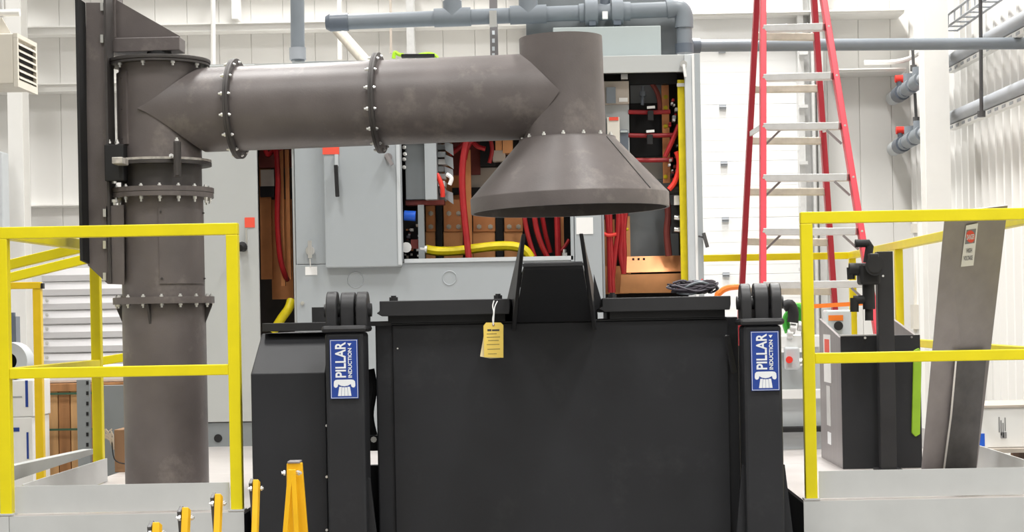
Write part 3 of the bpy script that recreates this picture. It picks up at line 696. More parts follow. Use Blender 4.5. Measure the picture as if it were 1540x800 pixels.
c = P(455, 456, YC); bolt(cB, c, (0,-1,0), 0.014, 0.012)
# interior of the middle cabinet
face(cB, 'gear_box', 638, 150, 656, 300, 'cabinet', 10.62, 0.5, 0.003); face(cB, 'gear_box_side', 609, 150, 638, 300, 'cabinet_d', 10.68, 0.4)  # left part in darker grey, its shade put into the colour
for (u, v) in ((608,222),(609,232),(608,240),(608,252)): bolt(cB, P(u, v, 10.67), (0,-1,0.3), 0.014, 0.012)
tr_ = random.Random(5)
for v in range(206, 300, 11):
    w0 = tr_.choice(['cabinet', 'cabinet_d', 'red', 'white', 'cabinet'])
    B().pbox(658+tr_.randint(0,4), v, 668+tr_.randint(0,10), v+8, 10.68+tr_.random()*0.1, 10.85).build('terminal_block', w0, cB, bevel=0.002)
for v in (212, 232, 250, 285): 
    B().prism([P(668,v,10.7), P(681,v+5,10.66), P(682,v+22,10.66), P(670,v+14,10.7)], (0,0.02,0)).build('terminal_cover', 'cabinet', cB)
B().tube([P(657,262,10.66), P(661,270,10.65), P(665,282,10.65), P(666,296,10.66)], 0.014, 8).build('cable', 'redbright', cB, True)
B().tube([P(672,262,10.64), P(679,268,10.63), P(676,278,10.63)], 0.012, 8).build('cable', 'white', cB, True)
B().pbox(610, 301, 668, 308, 10.7, 10.8).build('wire_tray', 'insul', cB)
B().cyl(P(608,324,10.66), P(625,325,10.66), 0.029, 16).build('capacitor', 'blue', cB, True)
B().pbox(605, 316, 634, 390, 10.8, 10.82).build('circuit_board', 'inside_black', cB)
for k in range(26):
    u = tr_.uniform(607, 629); v = tr_.uniform(336, 386); s = tr_.uniform(2, 5)
    B().pbox(u, v, u+s, v+s*tr_.uniform(.6,1.5), 10.73+0.04*tr_.random(), 10.8).build('electronic_component', tr_.choice(['beige','inside_black','white','copper','cabinet','insul','wire','zinc']), cB)
B().cyl(P(611,372,10.68), P(611,372,10.66), 0.03, 14).build('fan', 'white', cB, True); B().pbox(618, 360, 629, 374, 10.68, 10.72).build('relay', 'insul', cB)
B().pbox(629, 308, 638, 392, 10.64, 10.68).build('mounting_rail', 'cabinet_d', cB)
# copper plates with bolts and black insulating strips
for (u0, u1) in ((640,655),(667,696),(711,745),(758,786)):
    cp = B().pbox(u0, 348, u1, 390, 11.0, 11.02).build('busbar', 'copper_b', cB, bevel=0.003)
    cq = B().pbox(u0, 300, u1, 348.5, 10.985, 11.01).build('busbar', 'copper', cB, bevel=0.003)
    for bu in ((u0+(u1-u0)*0.28, u0+(u1-u0)*0.78) if u1-u0 > 20 else (u0+8,)):
        for bv in (321, 341): bolt(cq, P(bu, bv, 10.985), (0,-1,0), 0.018, 0.012, 'alu_tan')
for (u0, u1) in ((657,665),(746,756)): B().pbox(u0, 300, u1, 390, 10.97, 11.03).build('insulator_strip', 'inside_black', cB)
B().pbox(640, 200, 700, 300, 11.1, 11.12).build('backing_plate', 'copper', cB)
B().pbox(698, 225, 709, 391, 10.9, 10.93).build('busbar', 'copper', cB)
B().pbox(680, 205, 722, 263, 11.0, 11.03).build('insulator_board', 'insul', cB)
B().pbox(700, 252, 790, 282, 11.08, 11.1).build('insulator_block', 'beige', cB); B().pbox(680, 282, 725, 292, 11.05, 11.1).build('insulator_block', 'inside_black', cB)
B().pbox(745, 205, 755, 226, 10.85, 10.95).build('copper_block', 'copper_b', cB); B().pbox(756, 206, 771, 230, 10.83, 10.95).build('copper_block', 'copper_b', cB); B().pbox(741, 226, 760, 242, 10.85, 10.95).build('copper_block', 'beige', cB)
B().pbox(722, 212, 745, 250, 10.95, 11.0).build('insulator_board', 'inside_black', cB)
def cab(t, pts, Y, r, m='red', nm='cable'):
    return B().tube([P(u, v, Y if not isinstance(Y, (list, tuple)) else Y[i]) for i, (u, v) in enumerate(pts)], r, 8).build(nm, m, t, True)
cab(cB, [(703,205),(697,235),(695,270),(697,310),(701,350),(705,388)], 10.655, 0.019)
cab(cB, [(712,205),(702,222),(698,240)], 10.74, 0.017); cab(cB, [(676,232),(688,224),(700,214)], 10.76, 0.015); cab(cB, [(730,224),(718,220),(710,212)], 10.78, 0.014); cab(cB, [(737,206),(740,225),(736,245)], 10.8, 0.012)
cab(cB, [(786,300),(790,335),(797,365),(806,392)], 10.8, 0.014); cab(cB, [(803,320),(807,345),(815,370),(826,392)], 10.8, 0.016); cab(cB, [(815,322),(820,350),(828,380)], 10.84, 0.014); cab(cB, [(838,320),(839,360),(840,392)], 10.75, 0.018); cab(cB, [(856,360),(850,370),(843,378)], 10.75, 0.01)
B().pbox(843, 310, 848, 390, 10.78, 10.8).build('busbar', 'copper', cB)
B().pbox(788, 300, 858, 390, 11.2, 11.22).build('backing_plate', 'inside_black', cB)
B().pbox(846, 380, 853, 389, 10.68, 10.72).cyl(P(849,380,10.7), P(849,375,10.7), 0.01, 8).build('hose_fitting', 'zinc', cB)
cab(cB, [(640,375),(660,378),(690,377),(720,373),(750,370),(775,371),(790,377),(798,388)], 10.73, 0.027, 'hose_y', 'hose')
B().cyl(P(632,374,10.66), P(642,375,10.66), 0.022, 10).build('hose_fitting', 'alu', cB, True)

# --- C: right cabinet, open
cC = thing('control_cabinet', 'open grey cabinet full of red cables right of the hood', 'cabinet', (cpx(980), 11, DECK), 'power supply cabinets')
xC0, xC1 = cpx(904)+0.003, cpx(1055)
shell(cC, xC0, xC1)
B().box(xC0, cpx(1036), YC, YC+0.02, P(970,109,YC).z, P(970,83,YC).z).build('header', 'cabinet_l', cC, bevel=0.003)
B().box(cpx(1033), cpx(1048), YC-0.015, YC+0.03, DECK, P(1042,82,YC).z).build('door_jamb', 'frame_l', cC, bevel=0.003)
B().box(cpx(1044), cpx(1048), YC-0.025, YC-0.014, DECK, P(1042,84,YC).z).build('door_edge', 'white', cC)
B().box(cpx(1048), cpx(1056), YC-0.03, YC+0.3, DECK, P(1050,82,YC).z).build('open_door', 'cabinet', cC)
B().cyl(P(1028,96,YC-0.01), P(1028,96,YC-0.03), 0.02, 12).build('latch', 'zinc', cC); B().bar(P(1028,97,YC-0.03), P(1031,116,YC-0.03), 0.016, 0.012).build('latch_tail', 'white', cC, bevel=0.003)
B().bar(P(1050,355,YC-0.05), P(1062,358,YC-0.05), 0.02, 0.01).bar(P(1058,350,YC-0.06), P(1064,372,YC-0.06), 0.02, 0.02).build('handle', 'steel_d', cC, bevel=0.003)
B().box(xC0, cpx(1036), YC, YC+0.02, DECK, P(970,448,YC).z).build('lower_panel', 'cabinet', cC)
# interior
B().pbox(946, 108, 1018, 126, 10.75, 10.8).build('wire_tray', 'inside_black', cC)
B().pbox(905, 122, 946, 156, 10.72, 10.9).build('breaker', 'beige', cC, bevel=0.003); B().pbox(912, 131, 926, 155, 10.70, 10.72).build('breaker_face', 'pvc', cC); B().pbox(931, 147, 944, 153, 10.71, 10.72).build('breaker_label', 'white', cC)
B().pbox(905, 156, 947, 300, 10.78, 10.8).build('mounting_plate', 'frame_l', cC)
B().pbox(913, 176, 932, 216, 10.70, 10.78).build('contactor', 'cream', cC, bevel=0.003); B().pbox(916, 176, 930, 181, 10.695, 10.70).build('red_label', 'label_red', cC)
B().pbox(932, 195, 945, 235, 10.72, 10.78).build('relay', 'pvc_d', cC, bevel=0.003); B().pbox(933, 196, 944, 199, 10.71, 10.72).build('relay_label', 'box_green', cC)
B().pbox(934, 111, 944, 119, 10.7, 10.74).build('connector', 'zinc', cC)
B().pbox(948, 126, 996, 155, 11.0, 11.02).build('mounting_plate', 'cabinet', cC)
B().pbox(948, 155, 998, 236, 10.95, 11.0).build('core_block', 'inside_black', cC)
B().pbox(905, 236, 1000, 270, 11.05, 11.07).build('mounting_plate', 'cream', cC)
B().pbox(945, 270, 1020, 390, 11.0, 11.02).build('cover_plate', 'cabinet_d', cC)
for v, u1 in ((169,1008),(204,1012),(241,1012)):
    cab(cC, [(945,v-0.5),(980,v),(u1,v-1)], 10.78, 0.013)
for u, v in ((979,163),(978,199)):
    B().bar(P(u-6,v-1,10.74), P(u+6,v-2,10.74), 0.02, 0.014).build('cable_tie', 'white', cC); B().pbox(u-5, v+3, u+4, v+18, 10.72, 10.76).build('clamp', 'rubber', cC, bevel=0.004)
B().cyl(P(967,130,10.8), P(966,158,10.8), 0.01, 8).cyl(P(967,138,10.8), P(967,145,10.8), 0.022, 10).build('sensor_fitting', 'pvc_d', cC, True)
cab(cC, [(978,122),(988,138),(992,155),(992,170)], 10.8, 0.014, 'insul')
cab(cC, [(1021,188),(1012,210),(1000,236)], 10.70, 0.014); cab(cC, [(1017,228),(1021,240),(1020,258),(1014,275),(1006,285)], 10.68, 0.015, 'redbright'); cab(cC, [(1000,290),(1005,320),(1003,350),(1006,385)], 10.8, 0.02, 'insul')
bb = B().pbox(996, 128, 1007, 275, 10.86, 10.88).build('busbar', 'copper', cC)
for v in (146, 162, 190, 240, 266): bolt(bb, P(1001, v, 10.86), (0,-1,0), 0.016, 0.012, 'hose_y')
for k in range(30):
    u = tr_.uniform(1003, 1024); v = tr_.uniform(128, 270); s = tr_.uniform(2, 5)
    B().pbox(u, v, u+s, v+s, 10.74, 10.82).build('terminal', tr_.choice(['white','inside_black','insul','cabinet','red','beige','inside_black']), cC)
B().pbox(1014, 294, 1026, 308, 10.7, 10.75).build('relay', 'white', cC)
B().pbox(1010, 308, 1026, 350, 10.74, 10.8).build('contactor', 'inside_black', cC)
for v in (327, 345): B().cyl(P(1014,v,10.72), P(1028,v+1,10.72), 0.015, 10).build('hose_fitting', 'zinc', cC, True)
B().cyl(P(1005,286,10.72), P(1020,284,10.72), 0.03, 12).build('cable_gland', 'rubber', cC, True)
# yellow tall duct strip at the right of the bay
B().prism([P(1019,120,10.64), P(1034,120,10.64), P(1036,440,10.64), P(1025,440,10.64)], (0,0.04,0)).build('hose', 'hose_y', cC)
B().pbox(1018, 125, 1033, 130, 10.625, 10.64).build('hose_clamp', 'alu', cC)
# copper trough and cable bunch at the bottom
B().prism([P(940,386,10.86), P(1026,384,10.86), P(1026,408,10.8), P(942,410,10.8)], (0,0.012,0)).build('busbar', 'copper', cC)
B().prism([P(934,413,10.78), P(1026,411,10.78), P(1027,440,10.8), P(932,441,10.8)], (0,0.012,0)).build('busbar', 'copper_b', cC)
B().pbox(905, 400, 945, 442, 10.9, 10.92).build('busbar', 'copper', cC); B().pbox(935, 325, 948, 412, 10.95, 10.97).build('busbar', 'copper_b', cC); B().pbox(906, 330, 925, 400, 11.0, 11.02).build('busbar', 'copper', cC)
for u in (951, 959, 967): B().pbox(u, 388, u+3, 393, 10.845, 10.856).build('slot', 'inside_black', cC)
for pts in ([(917,320),(918,355),(920,400),(922,440)], [(930,318),(929,350),(924,390),(920,430)], [(941,318),(938,350),(939,380),(938,412)], [(934,318),(936,350),(933,380),(938,408)], [(913,322),(916,360),(917,410),(918,440)]):
    cab(cC, pts, 10.72, 0.015)
cab(cC, [(906,350),(915,354),(927,352)], 10.7, 0.01, 'redbright'); cab(cC, [(926,355),(936,348),(945,344)], 10.76, 0.008, 'hose_y')
# boxes standing on the cabinets
zc_t = P(905, 83, YC).z
a, b, c, d = rectw(832, 40, 994, 81, 10.75); tag(B().box(a, b, 10.75, 11.0, ztopc+0.001, d).build('junction_box', 'box_green', bevel=0.004), 'wide pale grey box on the cabinets under the pipes', 'box')
a, b, c, d = rectw(791, -12, 1018, 81, 11.05); tag(B().box(a, b, 11.05, 11.33, ztopc+0.001, d).build('wire_duct_box', 'cabinet_d', bevel=0.004), 'tall darker grey box behind the pale box on the cabinets', 'box')
# lime strap and dark cable on top of the middle cabinet
t = thing('work_strap', 'lime strap with dark webbing on top of the middle cabinet', 'strap', P(622, 84, 10.75))
B().tube([P(592,88,10.72), P(594,79,10.72), P(600,82,10.72), P(607,83,10.72)], 0.012, 6).build('strap', 'lime_b', t, True); B().tube([P(630,83,10.72), P(645,81,10.72), P(655,84,10.72), P(659,90,10.72)], 0.012, 6).build('strap', 'lime_b', t, True); B().bar(P(604,84.5,10.73), P(654,84,10.73), 0.05, 0.018).build('webbing', 'rubber', t)

# ================================================================== PIPING
def pipe(t, a, b, r, m='pvc', nm='pipe', seg=20): return B().cyl(a, b, r, seg).build(nm, m, t, True)
YPi = 10.95
pv = thing('cooling_water_pipe', 'grey plastic pipe with tees and a union valve above the cabinets', 'pipe', P(760, 22, YPi))
r = 0.046
pipe(pv, P(522,33,YPi), P(1010,14,YPi), r)
cp = B().cyl(P(497,34,YPi), P(524,33,YPi), 0.053, 20).cyl(P(490,34.3,YPi), P(497,34,YPi), 0.038, 20, 0.053).build('end_cap', 'pvc_d', pv, True)
for u, v in ((681,26),(795,22)):
    B().cyl(P(u-28,v+1,YPi), P(u+27,v-1,YPi), 0.056, 20).cyl(P(u,v,YPi), P(u-1,v-24,YPi), 0.056, 20).build('tee', 'pvc', pv, True)
    pipe(pv, P(u-1,v-20,YPi), P(u-3,v-150,YPi), r)
B().cyl(P(871,20,YPi), P(880,19.5,YPi), 0.056, 20).cyl(P(880,19,YPi), P(899,18.5,YPi), 0.074, 20).cyl(P(899,18.5,YPi), P(920,18,YPi), 0.05, 20).cyl(P(920,18,YPi), P(937,17.5,YPi), 0.074, 20).cyl(P(937,17,YPi), P(948,17,YPi), 0.056, 20).build('union_valve', 'pvc', pv, True)
B().pbox(886, 28, 896, 38, YPi-0.05, YPi).pbox(923, 28, 934, 37, YPi-0.05, YPi).build('valve_lug', 'pvc_d', pv); B().cyl(P(910,10,YPi), P(910,-4,YPi), 0.03, 12).build('valve_stem', 'pvc_d', pv, True); B().pbox(906, 17, 914, 28, YPi-0.085, YPi-0.05).build('valve_tag', 'white', pv)
B().tube([P(1003,14,YPi), P(1020,13,YPi), P(1028,22,YPi), P(1029,42,YPi)], 0.054, 16).build('elbow', 'pvc', pv, True)
pipe(pv, P(1029,38,YPi), P(1029.5,80,YPi), r); B().cyl(P(1029,66,YPi), P(1029.5,80,YPi), 0.054, 20).build('coupling', 'pvc_d', pv, True)
vp = thing('vertical_pipe', 'vertical grey plastic pipe dropping behind the horizontal duct near its left flange', 'pipe', P(448, 90, 10.9))
pipe(vp, P(446,-120,10.9), P(448,92,10.9), 0.041); B().cyl(P(447.5,72,10.9), P(448,90,10.9), 0.049, 20).build('coupling', 'pvc_l', vp, True); B().pbox(441, 93, 455, 97, 10.87, 10.93).build('pipe_stub', 'pvc_l', vp)
tag(B().cyl(P(507,44,11.8), P(556,100,11.3), 0.036, 14).build('conduit_pipe', 'alu_tan', smooth=True), 'slanting pale conduit below the capped pipe end', 'pipe')
# strut hanger
hg = thing('strut_hanger', 'slotted grey strut hanger between the two pipe tees', 'hanger', P(742, 84, 11.05))
a, b, c, d = rectw(736, -60, 748, 86, 11.08); B().box(a, b, 11.08, 11.1, c, d).build('strut', 'steel', hg)
for v in (46,58,70,80): B().pbox(740, v, 744, v+6, 11.072, 11.081).build('slot_hole', 'print_white', hg)
B().pbox(736, 16, 747, 40, 10.87, 10.9).build('pipe_clip', 'zinc', hg)
# long pipe across the right
lp = thing('overhead_pipe', 'long straight grey pipe crossing behind the red stepladder', 'pipe', P(1300, 67, 12.6))
pipe(lp, P(1032,69,12.4), P(1700,64,12.8), 0.041)
B().cyl(P(1040,69,12.4), P(1052,69,12.41), 0.05, 20).build('coupling', 'pvc_d', lp, True)
# pipes along the right wall
XW = 3.1
def wallpipe(label, y1, y2, valve_y):
    t = thing('wall_pipe', label, 'pipe', (XW, 15, 2), 'pipes along the right wall')
    Ya = F*XW/(1434-VX); Yb = F*XW/(1545-VX)
    p1 = P(1434, y1, Ya); p2 = P(1545, y2, Yb); p2.x = p1.x = XW
    d = (p2-p1); p0 = p1 - d*(2.3/2.15); p0.z = P(1347, valve_y, p0.y).z
    pipe(t, p2 + d*0.3, p1, 0.05, 'pvc_l'); pipe(t, p1, p0, 0.05, 'pvc_l')
    q = (p0-p1)
    dd = (p1-p0).normalized()
    B().cyl(p0, p0+dd*0.26, 0.066, 18).build('end_union', 'frame_l', t, True); B().cyl(p0-dd*0.02, p0+dd*0.03, 0.056, 18).build('end_cap', 'zinc', t, True)
    for k, (o_, ln, rr) in enumerate(((0.3,0.22,0.075),(0.55,0.10,0.062),(0.75,0.26,0.068),(1.15,0.28,0.07))):
        s = p0+dd*o_; B().cyl(s, s+dd*ln, rr, 16).build('valve_body' if k == 0 else 'coupling', 'pvc' if k else 'pvc_d', t, True)
    s = p0+dd*0.42; h_ = B().cyl(s, s+Vector((-0.02,0,0.12)), 0.025, 10).build('valve_stem', 'pvc_d', t, True)
    B().cyl(s+Vector((-0.05,0,0.13)), s+Vector((0.05,0,0.13)), 0.035, 10).build('valve_knob', 'redbright', h_, True)
    for k in (0.85, 1.28):
        s = p0+dd*k; B().cyl(s, s+Vector((0,0,0.12)), 0.055, 14).build('tee_branch', 'pvc', t, True)
    # slotted support channel under the pipe
    u0, u1 = p1-dd*0.1, p2+d*0.3
    st_ = B().bar(p1+Vector((0.02,0,-0.075)), u1+Vector((0.02,0,-0.075)), 0.05, 0.04).build('strut_rail', 'trim', t)
    L_ = (u1-p1).length; k = 0.08
    while k < L_:
        s = p1+(u1-p1).normalized()*k; B().box(s.x-0.008, s.x-0.0045, s.y-0.05, s.y+0.05, s.z-0.086, s.z-0.066).build('slot_hole', 'pvc_l', t); k += 0.22
    return t
wallpipe('upper grey pipe on the right wall, above its twin', 92, 30, 148)
wallpipe('lower grey pipe on the right wall, below its twin', 178, 131, 224)
def rod(label, x, ya, yb, Y, grp='hanger rods'):
    o = B().cyl(P(x,ya,Y), P(x+2,yb,Y), 0.014, 8).build('hanger_rod', 'steel_d', smooth=True); B().cyl(P(x+2,yb-6,Y), P(x+2,yb+3,Y), 0.03, 8).build('rod_nut', 'steel_d', o); return tag(o, label, 'rod', grp)
rod('thin dark hanger rod crossing the pipes on the ribbed wall', 1474, -60, 173, 13.4)
rod('short dark hanger rod at the upper valve by the back wall', 1372, 60, 104, 16.5); rod('short dark hanger rod between the two red-knobbed valves', 1376, 140, 182, 16.5)
ct = thing('cable_tray', 'wire basket cable tray high on the right wall', 'cable tray', (3.05, 14, 3.5))
for (dx_, dz_) in ((0,0),(0.12,0.0),(0,0.09)):
    p1 = P(1432, 46, 14.9); p2 = P(1520, -14, 13.0); p1.x = p2.x = 3.06; o_ = Vector((dx_, 0, dz_)); B().cyl(p1+o_, p2+o_+(p2-p1)*0.2, 0.010, 6).build('tray_wire', 'pvc_l', ct)
for k in range(9):
    s = p1+(p2-p1)*(k/8); B().tube([s+Vector((0,0,0.09)), s, s+Vector((0.12,0,0))], 0.008, 6, smooth=False).build('tray_rung', 'pvc_l', ct)
tag(B().tube([P(1300,94,17.2), P(1345,93,17.1), P(1372,86,16.9), P(1392,72,16.6)], 0.022, 8).build('bent_conduit', 'trim', smooth=True), 'white bent conduit near the corner above the valves', 'conduit')
tag(B().cyl(P(1378,420,17.2), P(1379,330,17.2), 0.02, 8).pbox(1374,336,1384,350,17.15,17.3).pbox(1374,458,1383,495,17.15,17.3).cyl(P(1378,420,17.2), P(1377,500,17.2), 0.02, 8).build('wall_conduit', 'cream', smooth=True), 'slim pale conduit with boxes low on the back wall', 'conduit')

# unit heater on the left
uh = thing('unit_heater', 'cream unit heater with side louvres hanging at the upper left', 'heater', P(0, 130, 13))
xh1 = P(20, 90, 13).x; zh0, zh1 = P(10,126,13).z, P(10,50,13).z
Yh2 = 13.0*(VX-20)/(VX-50)
B().box(xh1-0.75, xh1, 13.0, Yh2, zh0, zh1).build('casing', 'heater', uh, bevel=0.008)
B().box(xh1, xh1+0.006, 13.03, Yh2-0.03, zh0+0.05, zh1-0.05).build('grille_opening', 'inside_black', uh)
for k in range(6):
    zz_ = zh0+0.06+k*(zh1-zh0-0.12)/5; B().prism([(xh1+0.004, 13.03, zz_), (xh1+0.035, 13.03, zz_-0.02), (xh1+0.035, 13.03, zz_-0.01), (xh1+0.004, 13.03, zz_+0.014)], (0, Yh2-13.06, 0)).build('louvre', 'heater', uh)
for y_ in (13.0, Yh2-0.03): B().box(xh1+0.001, xh1+0.03, y_, y_+0.03, zh0+0.031, zh1-0.031).build('grille_frame', 'heater', uh)
B().box(xh1, xh1+0.03, 13.0, Yh2, zh0-0.02, zh0+0.03).build('grille_frame', 'heater', uh); B().box(xh1, xh1+0.03, 13.0, Yh2, zh1-0.03, zh1).build('grille_frame', 'heater', uh)
B().prism([P(-10,50,13.1), P(2,26,13.1), P(16,50,13.1)], (0,0.02,0)).build('mounting_bracket', 'cream', uh); B().cyl(P(-20,20,13.1), P(30,19,13.1), 0.025, 10).build('gas_pipe', 'trim', uh, True); B().cyl(P(3,26,13.1), P(2,-60,13.1), 0.012, 8).build('hanger', 'alu', uh)
tag(B().pbox(-20, 228, 4, 345, 16.6, 16.8).build('wall_panel_box', 'frame_l', bevel=0.01), 'pale grey panel box at the far left edge', 'panel box')

# ================================================================== RED STEPLADDER
ld_ = thing('stepladder', 'tall red fibreglass stepladder with aluminium steps', 'ladder', (P(1200,640,10.8).x, 10.8, DECK))
def lerp(a, b, t): return a+(b-a)*t
fl0, fl1 = P(1147.5,-150,11.3), P(1147,640,10.2)
fr0, fr1 = P(1214,-150,11.2), P(1342,640,9.9)
rl0, rl1 = P(1146,-150,11.45), P(1105,640,11.75)
rr0, rr1 = P(1214,-150,11.5), P(1267,640,11.8)
def todeck(a, b): t = (DECK-a.z)/(b.z-a.z); return a+(b-a)*t
fl1, fr1, rl1, rr1 = [todeck(a, b) for a, b in ((fl0,fl1),(fr0,fr1),(rl0,rl1),(rr0,rr1))]
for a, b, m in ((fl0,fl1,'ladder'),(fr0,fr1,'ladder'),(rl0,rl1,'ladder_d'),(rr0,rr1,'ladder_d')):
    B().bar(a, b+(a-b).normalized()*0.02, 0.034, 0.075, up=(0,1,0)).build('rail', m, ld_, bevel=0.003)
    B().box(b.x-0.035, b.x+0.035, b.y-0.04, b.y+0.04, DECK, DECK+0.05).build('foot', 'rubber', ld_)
def atz(a, b, px, py):
    best = min((abs(P_y(a+(b-a)*k/400)-py), k) for k in range(401)); return a+(b-a)*best[1]/400
def P_y(w):
    u, v = w.x*F/w.y, (w.z-EYE)*F/w.y; return VY - (u*SR + v*CR)
for py in (-100, -30, 42, 116, 191, 268, 348, 428, 512, 590):
    L_, R_ = atz(fl0, fl1, 0, py+1), atz(fr0, fr1, 0, py-1)
    s = B().bar(L_+Vector((0.016,0,0)), R_-Vector((0.018,0,0)), 0.085, 0.04).build('step', 'alu', ld_, bevel=0.003)
    for e_, sg in ((L_, 1), (R_, -1)):
        bolt(ld_, e_+Vector((0,-0.04,0)), (0,-1,0), 0.008, 0.005, 'zinc', 'rivet')
        if py > 180: B().bar(e_+Vector((sg*0.10,0,-0.02)), e_+Vector((sg*0.015,0,-0.10)), 0.016, 0.012).build('step_brace', 'steel', ld_)
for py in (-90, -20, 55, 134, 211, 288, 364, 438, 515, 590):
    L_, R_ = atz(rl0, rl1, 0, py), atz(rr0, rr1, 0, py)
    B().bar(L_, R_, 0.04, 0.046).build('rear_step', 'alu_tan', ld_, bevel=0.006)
B().box(fl0.x-0.03, fr0.x+0.03, 11.18, 11.58, fl0.z-0.01, fl0.z+0.05).build('top_cap', 'ladder', ld_, bevel=0.01)
for (a, b, py) in ((fl0, (rl0, rl1), 190), (fr0, (rr0, rr1), 185)):
    A_ = atz(fl0, fl1, 0, py) if a is fl0 else atz(fr0, fr1, 0, py); B_ = atz(b[0], b[1], 0, py+12)
    B().bar(A_, B_, 0.012, 0.03).build('spreader', 'alu', ld_)

# ================================================================== RIGHT PLATFORM THINGS
# black control console
con = thing('control_console', 'low black steel console behind the right front railing', 'console', (1.42, 8.6, DECK))
Yc0, Yc1 = 8.30, 9.0
xk0, xk1 = P(1266, 600, Yc0).x, P(1385.5, 600, Yc0).x
zk_f = P(1300, 505, Yc0).z; zk_b = P(1231, 479, Yc1).z
B().prism([(xk0, Yc0+0.012, DECK), (xk0, Yc0+0.012, zk_f-0.01), (xk0, Yc1, zk_b), (xk0, Yc1, DECK)], (0.012,0,0)).build('side_plate', 'steel', con)
B().prism([(xk1-0.012, Yc0+0.012, DECK), (xk1-0.012, Yc0+0.012, zk_f-0.01), (xk1-0.012, Yc1, zk_b), (xk1-0.012, Yc1, DECK)], (0.012,0,0)).build('side_plate', 'steel', con)
fp = B().box(xk0, xk1, Yc0, Yc0+0.012, DECK, zk_f).build('front_plate', 'black', con, bevel=0.002)
B().box(xk0+0.012, xk1-0.012, Yc1-0.012, Yc1, DECK, zk_b-0.22).build('back_plate', 'black', con)
B().box(xk0+0.012, xk1-0.012, Yc0+0.012, Yc1-0.012, DECK+0.3, DECK+0.312).build('shelf', 'black', con)
B().box(xk0, P(1325,500,Yc0).x, Yc0, Yc0+0.05, zk_f, zk_f+0.006).build('top_lip', 'alu', con)
bolt(fp, P(1301,508,Yc0), (0,-1,0), 0.007, 0.004); bolt(fp, P(1371,507,Yc0), (0,-1,0), 0.006, 0.004, 'steel')
def side_label(v0, v1, f0, f1, m, nm):
    ya, yb = Yc0+(Yc1-Yc0)*f0, Yc0+(Yc1-Yc0)*f1; zz0, zz1 = P(1248, v1, (ya+yb)/2).z, P(1248, v0, (ya+yb)/2).z
    return B().box(xk0-0.002, xk0+0.0005, ya, yb, zz0, zz1).build(nm, m, con)
side_label(503, 575, 0.45, 0.78, 'white', 'warning_label'); sl = side_label(510, 530, 0.5, 0.72, 'label_red', 'warning_symbol'); sl.location.x -= 0.001
side_label(580, 640, 0.5, 0.68, 'alu', 'worn_sticker'); side_label(650, 668, 0.5, 0.66, 'print_white', 'worn_sticker')
# black post with valve assembly
vpst = thing('valve_post', 'black steel post with a black lever valve assembly beside the console', 'valve post', (P(1336,700,8.2).x, 8.2, DECK))
a, b, c, d = rectw(1322, 378, 1346, 705, 8.16)
B().box(a, b, 8.16, 8.22, DECK, d).build('post', 'black2', vpst, bevel=0.003); B().box(a-0.02, b+0.02, 8.14, 8.25, DECK, DECK+0.01).build('base_plate', 'black2', vpst)
bolt(vpst, P(1328,415,8.16), (0,-1,0), 0.006, 0.004)
Yv = 8.1
B().pbox(1294, 395, 1324, 428, Yv-0.05, Yv+0.06).build('valve_body', 'rubber', vpst, bevel=0.012)
B().cyl(P(1316,400,Yv-0.09), P(1316,400,Yv), 0.042, 20).cyl(P(1316,400,Yv-0.095), P(1316,400,Yv-0.09), 0.03, 20).build('pressure_gauge', 'black2', vpst, True)
B().pbox(1308, 381, 1322, 394, Yv-0.08, Yv).build('valve_cap', 'black2', vpst, bevel=0.004)
B().cyl(P(1300,405,Yv), P(1277,405,Yv), 0.028, 14).cyl(P(1279,402,Yv), P(1280,420,Yv), 0.017, 12).build('elbow_fitting', 'rubber', vpst, True)
B().tube([P(1304,395,Yv), P(1308,370,Yv), P(1306,366,Yv), P(1286,366,Yv)], 0.018, 10, smooth=False).cyl(P(1286,365,Yv), P(1296,365,Yv), 0.014, 8).build('lever_handle', 'rubber', vpst, True)
B().cyl(P(1306,428,Yv), P(1307,465,Yv), 0.027, 14).cyl(P(1306,450,Yv), P(1284,451,Yv), 0.019, 12).cyl(P(1285,448,Yv), P(1285,469,Yv), 0.019, 12).cyl(P(1307,465,Yv), P(1307,482,Yv), 0.018, 12).build('drain_fitting', 'rubber', vpst, True)
# lime strap hanging
tag(B().prism([P(1374,527,8.287), P(1382,523,8.287), P(1386.5,530,8.287), P(1384,653,8.287), P(1377,657,8.287), P(1371,651,8.287)], (0,0.0125,0)).build('lime_strap', 'lime', bevel=0.004), 'lime green strap hanging beside the leaning steel plate', 'strap')
# leaning steel plates
Yb_, Yt_ = 7.92, 7.06
pl = thing('steel_plate', 'tall steel plate with a warning label leaning on the railing', 'plate', (P(1430,700,7.9).x, 7.9, DECK))
q = [P(1385,709,Yb_), P(1468,707,Yb_), P(1515.5,309,Yt_), P(1421.5,320,Yt_)]
for i in (0,1): q[i].z = DECK+0.002
nrm = (q[1]-q[0]).cross(q[3]-q[0]).normalized(); nrm = nrm if nrm.y > 0 else -nrm
plate = B().prism(q, nrm*0.006).build('plate', 'steel', pl)
ex = (q[1]-q[0]).normalized(); 
def onplate(s, t_): return q[0]+(q[1]-q[0])*s*(1-t_)+(q[3]-q[0])*t_+((q[2]-q[3])*s)*t_
def planepx(px, py, off=0.0):
    d = P(px, py, 1.0)-Vector((0,0,EYE)); k = (q[0]-Vector((0,0,EYE))).dot(nrm)/d.dot(nrm); return Vector((0,0,EYE))+d*k-nrm*off
lab = B().prism([planepx(1453,339,0.001), planepx(1471,335.5,0.001), planepx(1464,399,0.001), planepx(1445,401,0.001)], nrm*0.0008).build('warning_label', 'white', plate)
B().prism([planepx(1453.5,345.5,0.0016), planepx(1468,343.5,0.0016), planepx(1465.5,365,0.0016), planepx(1451,367,0.0016)], nrm*0.0006).build('label_panel', 'print_grey', plate)
el = []
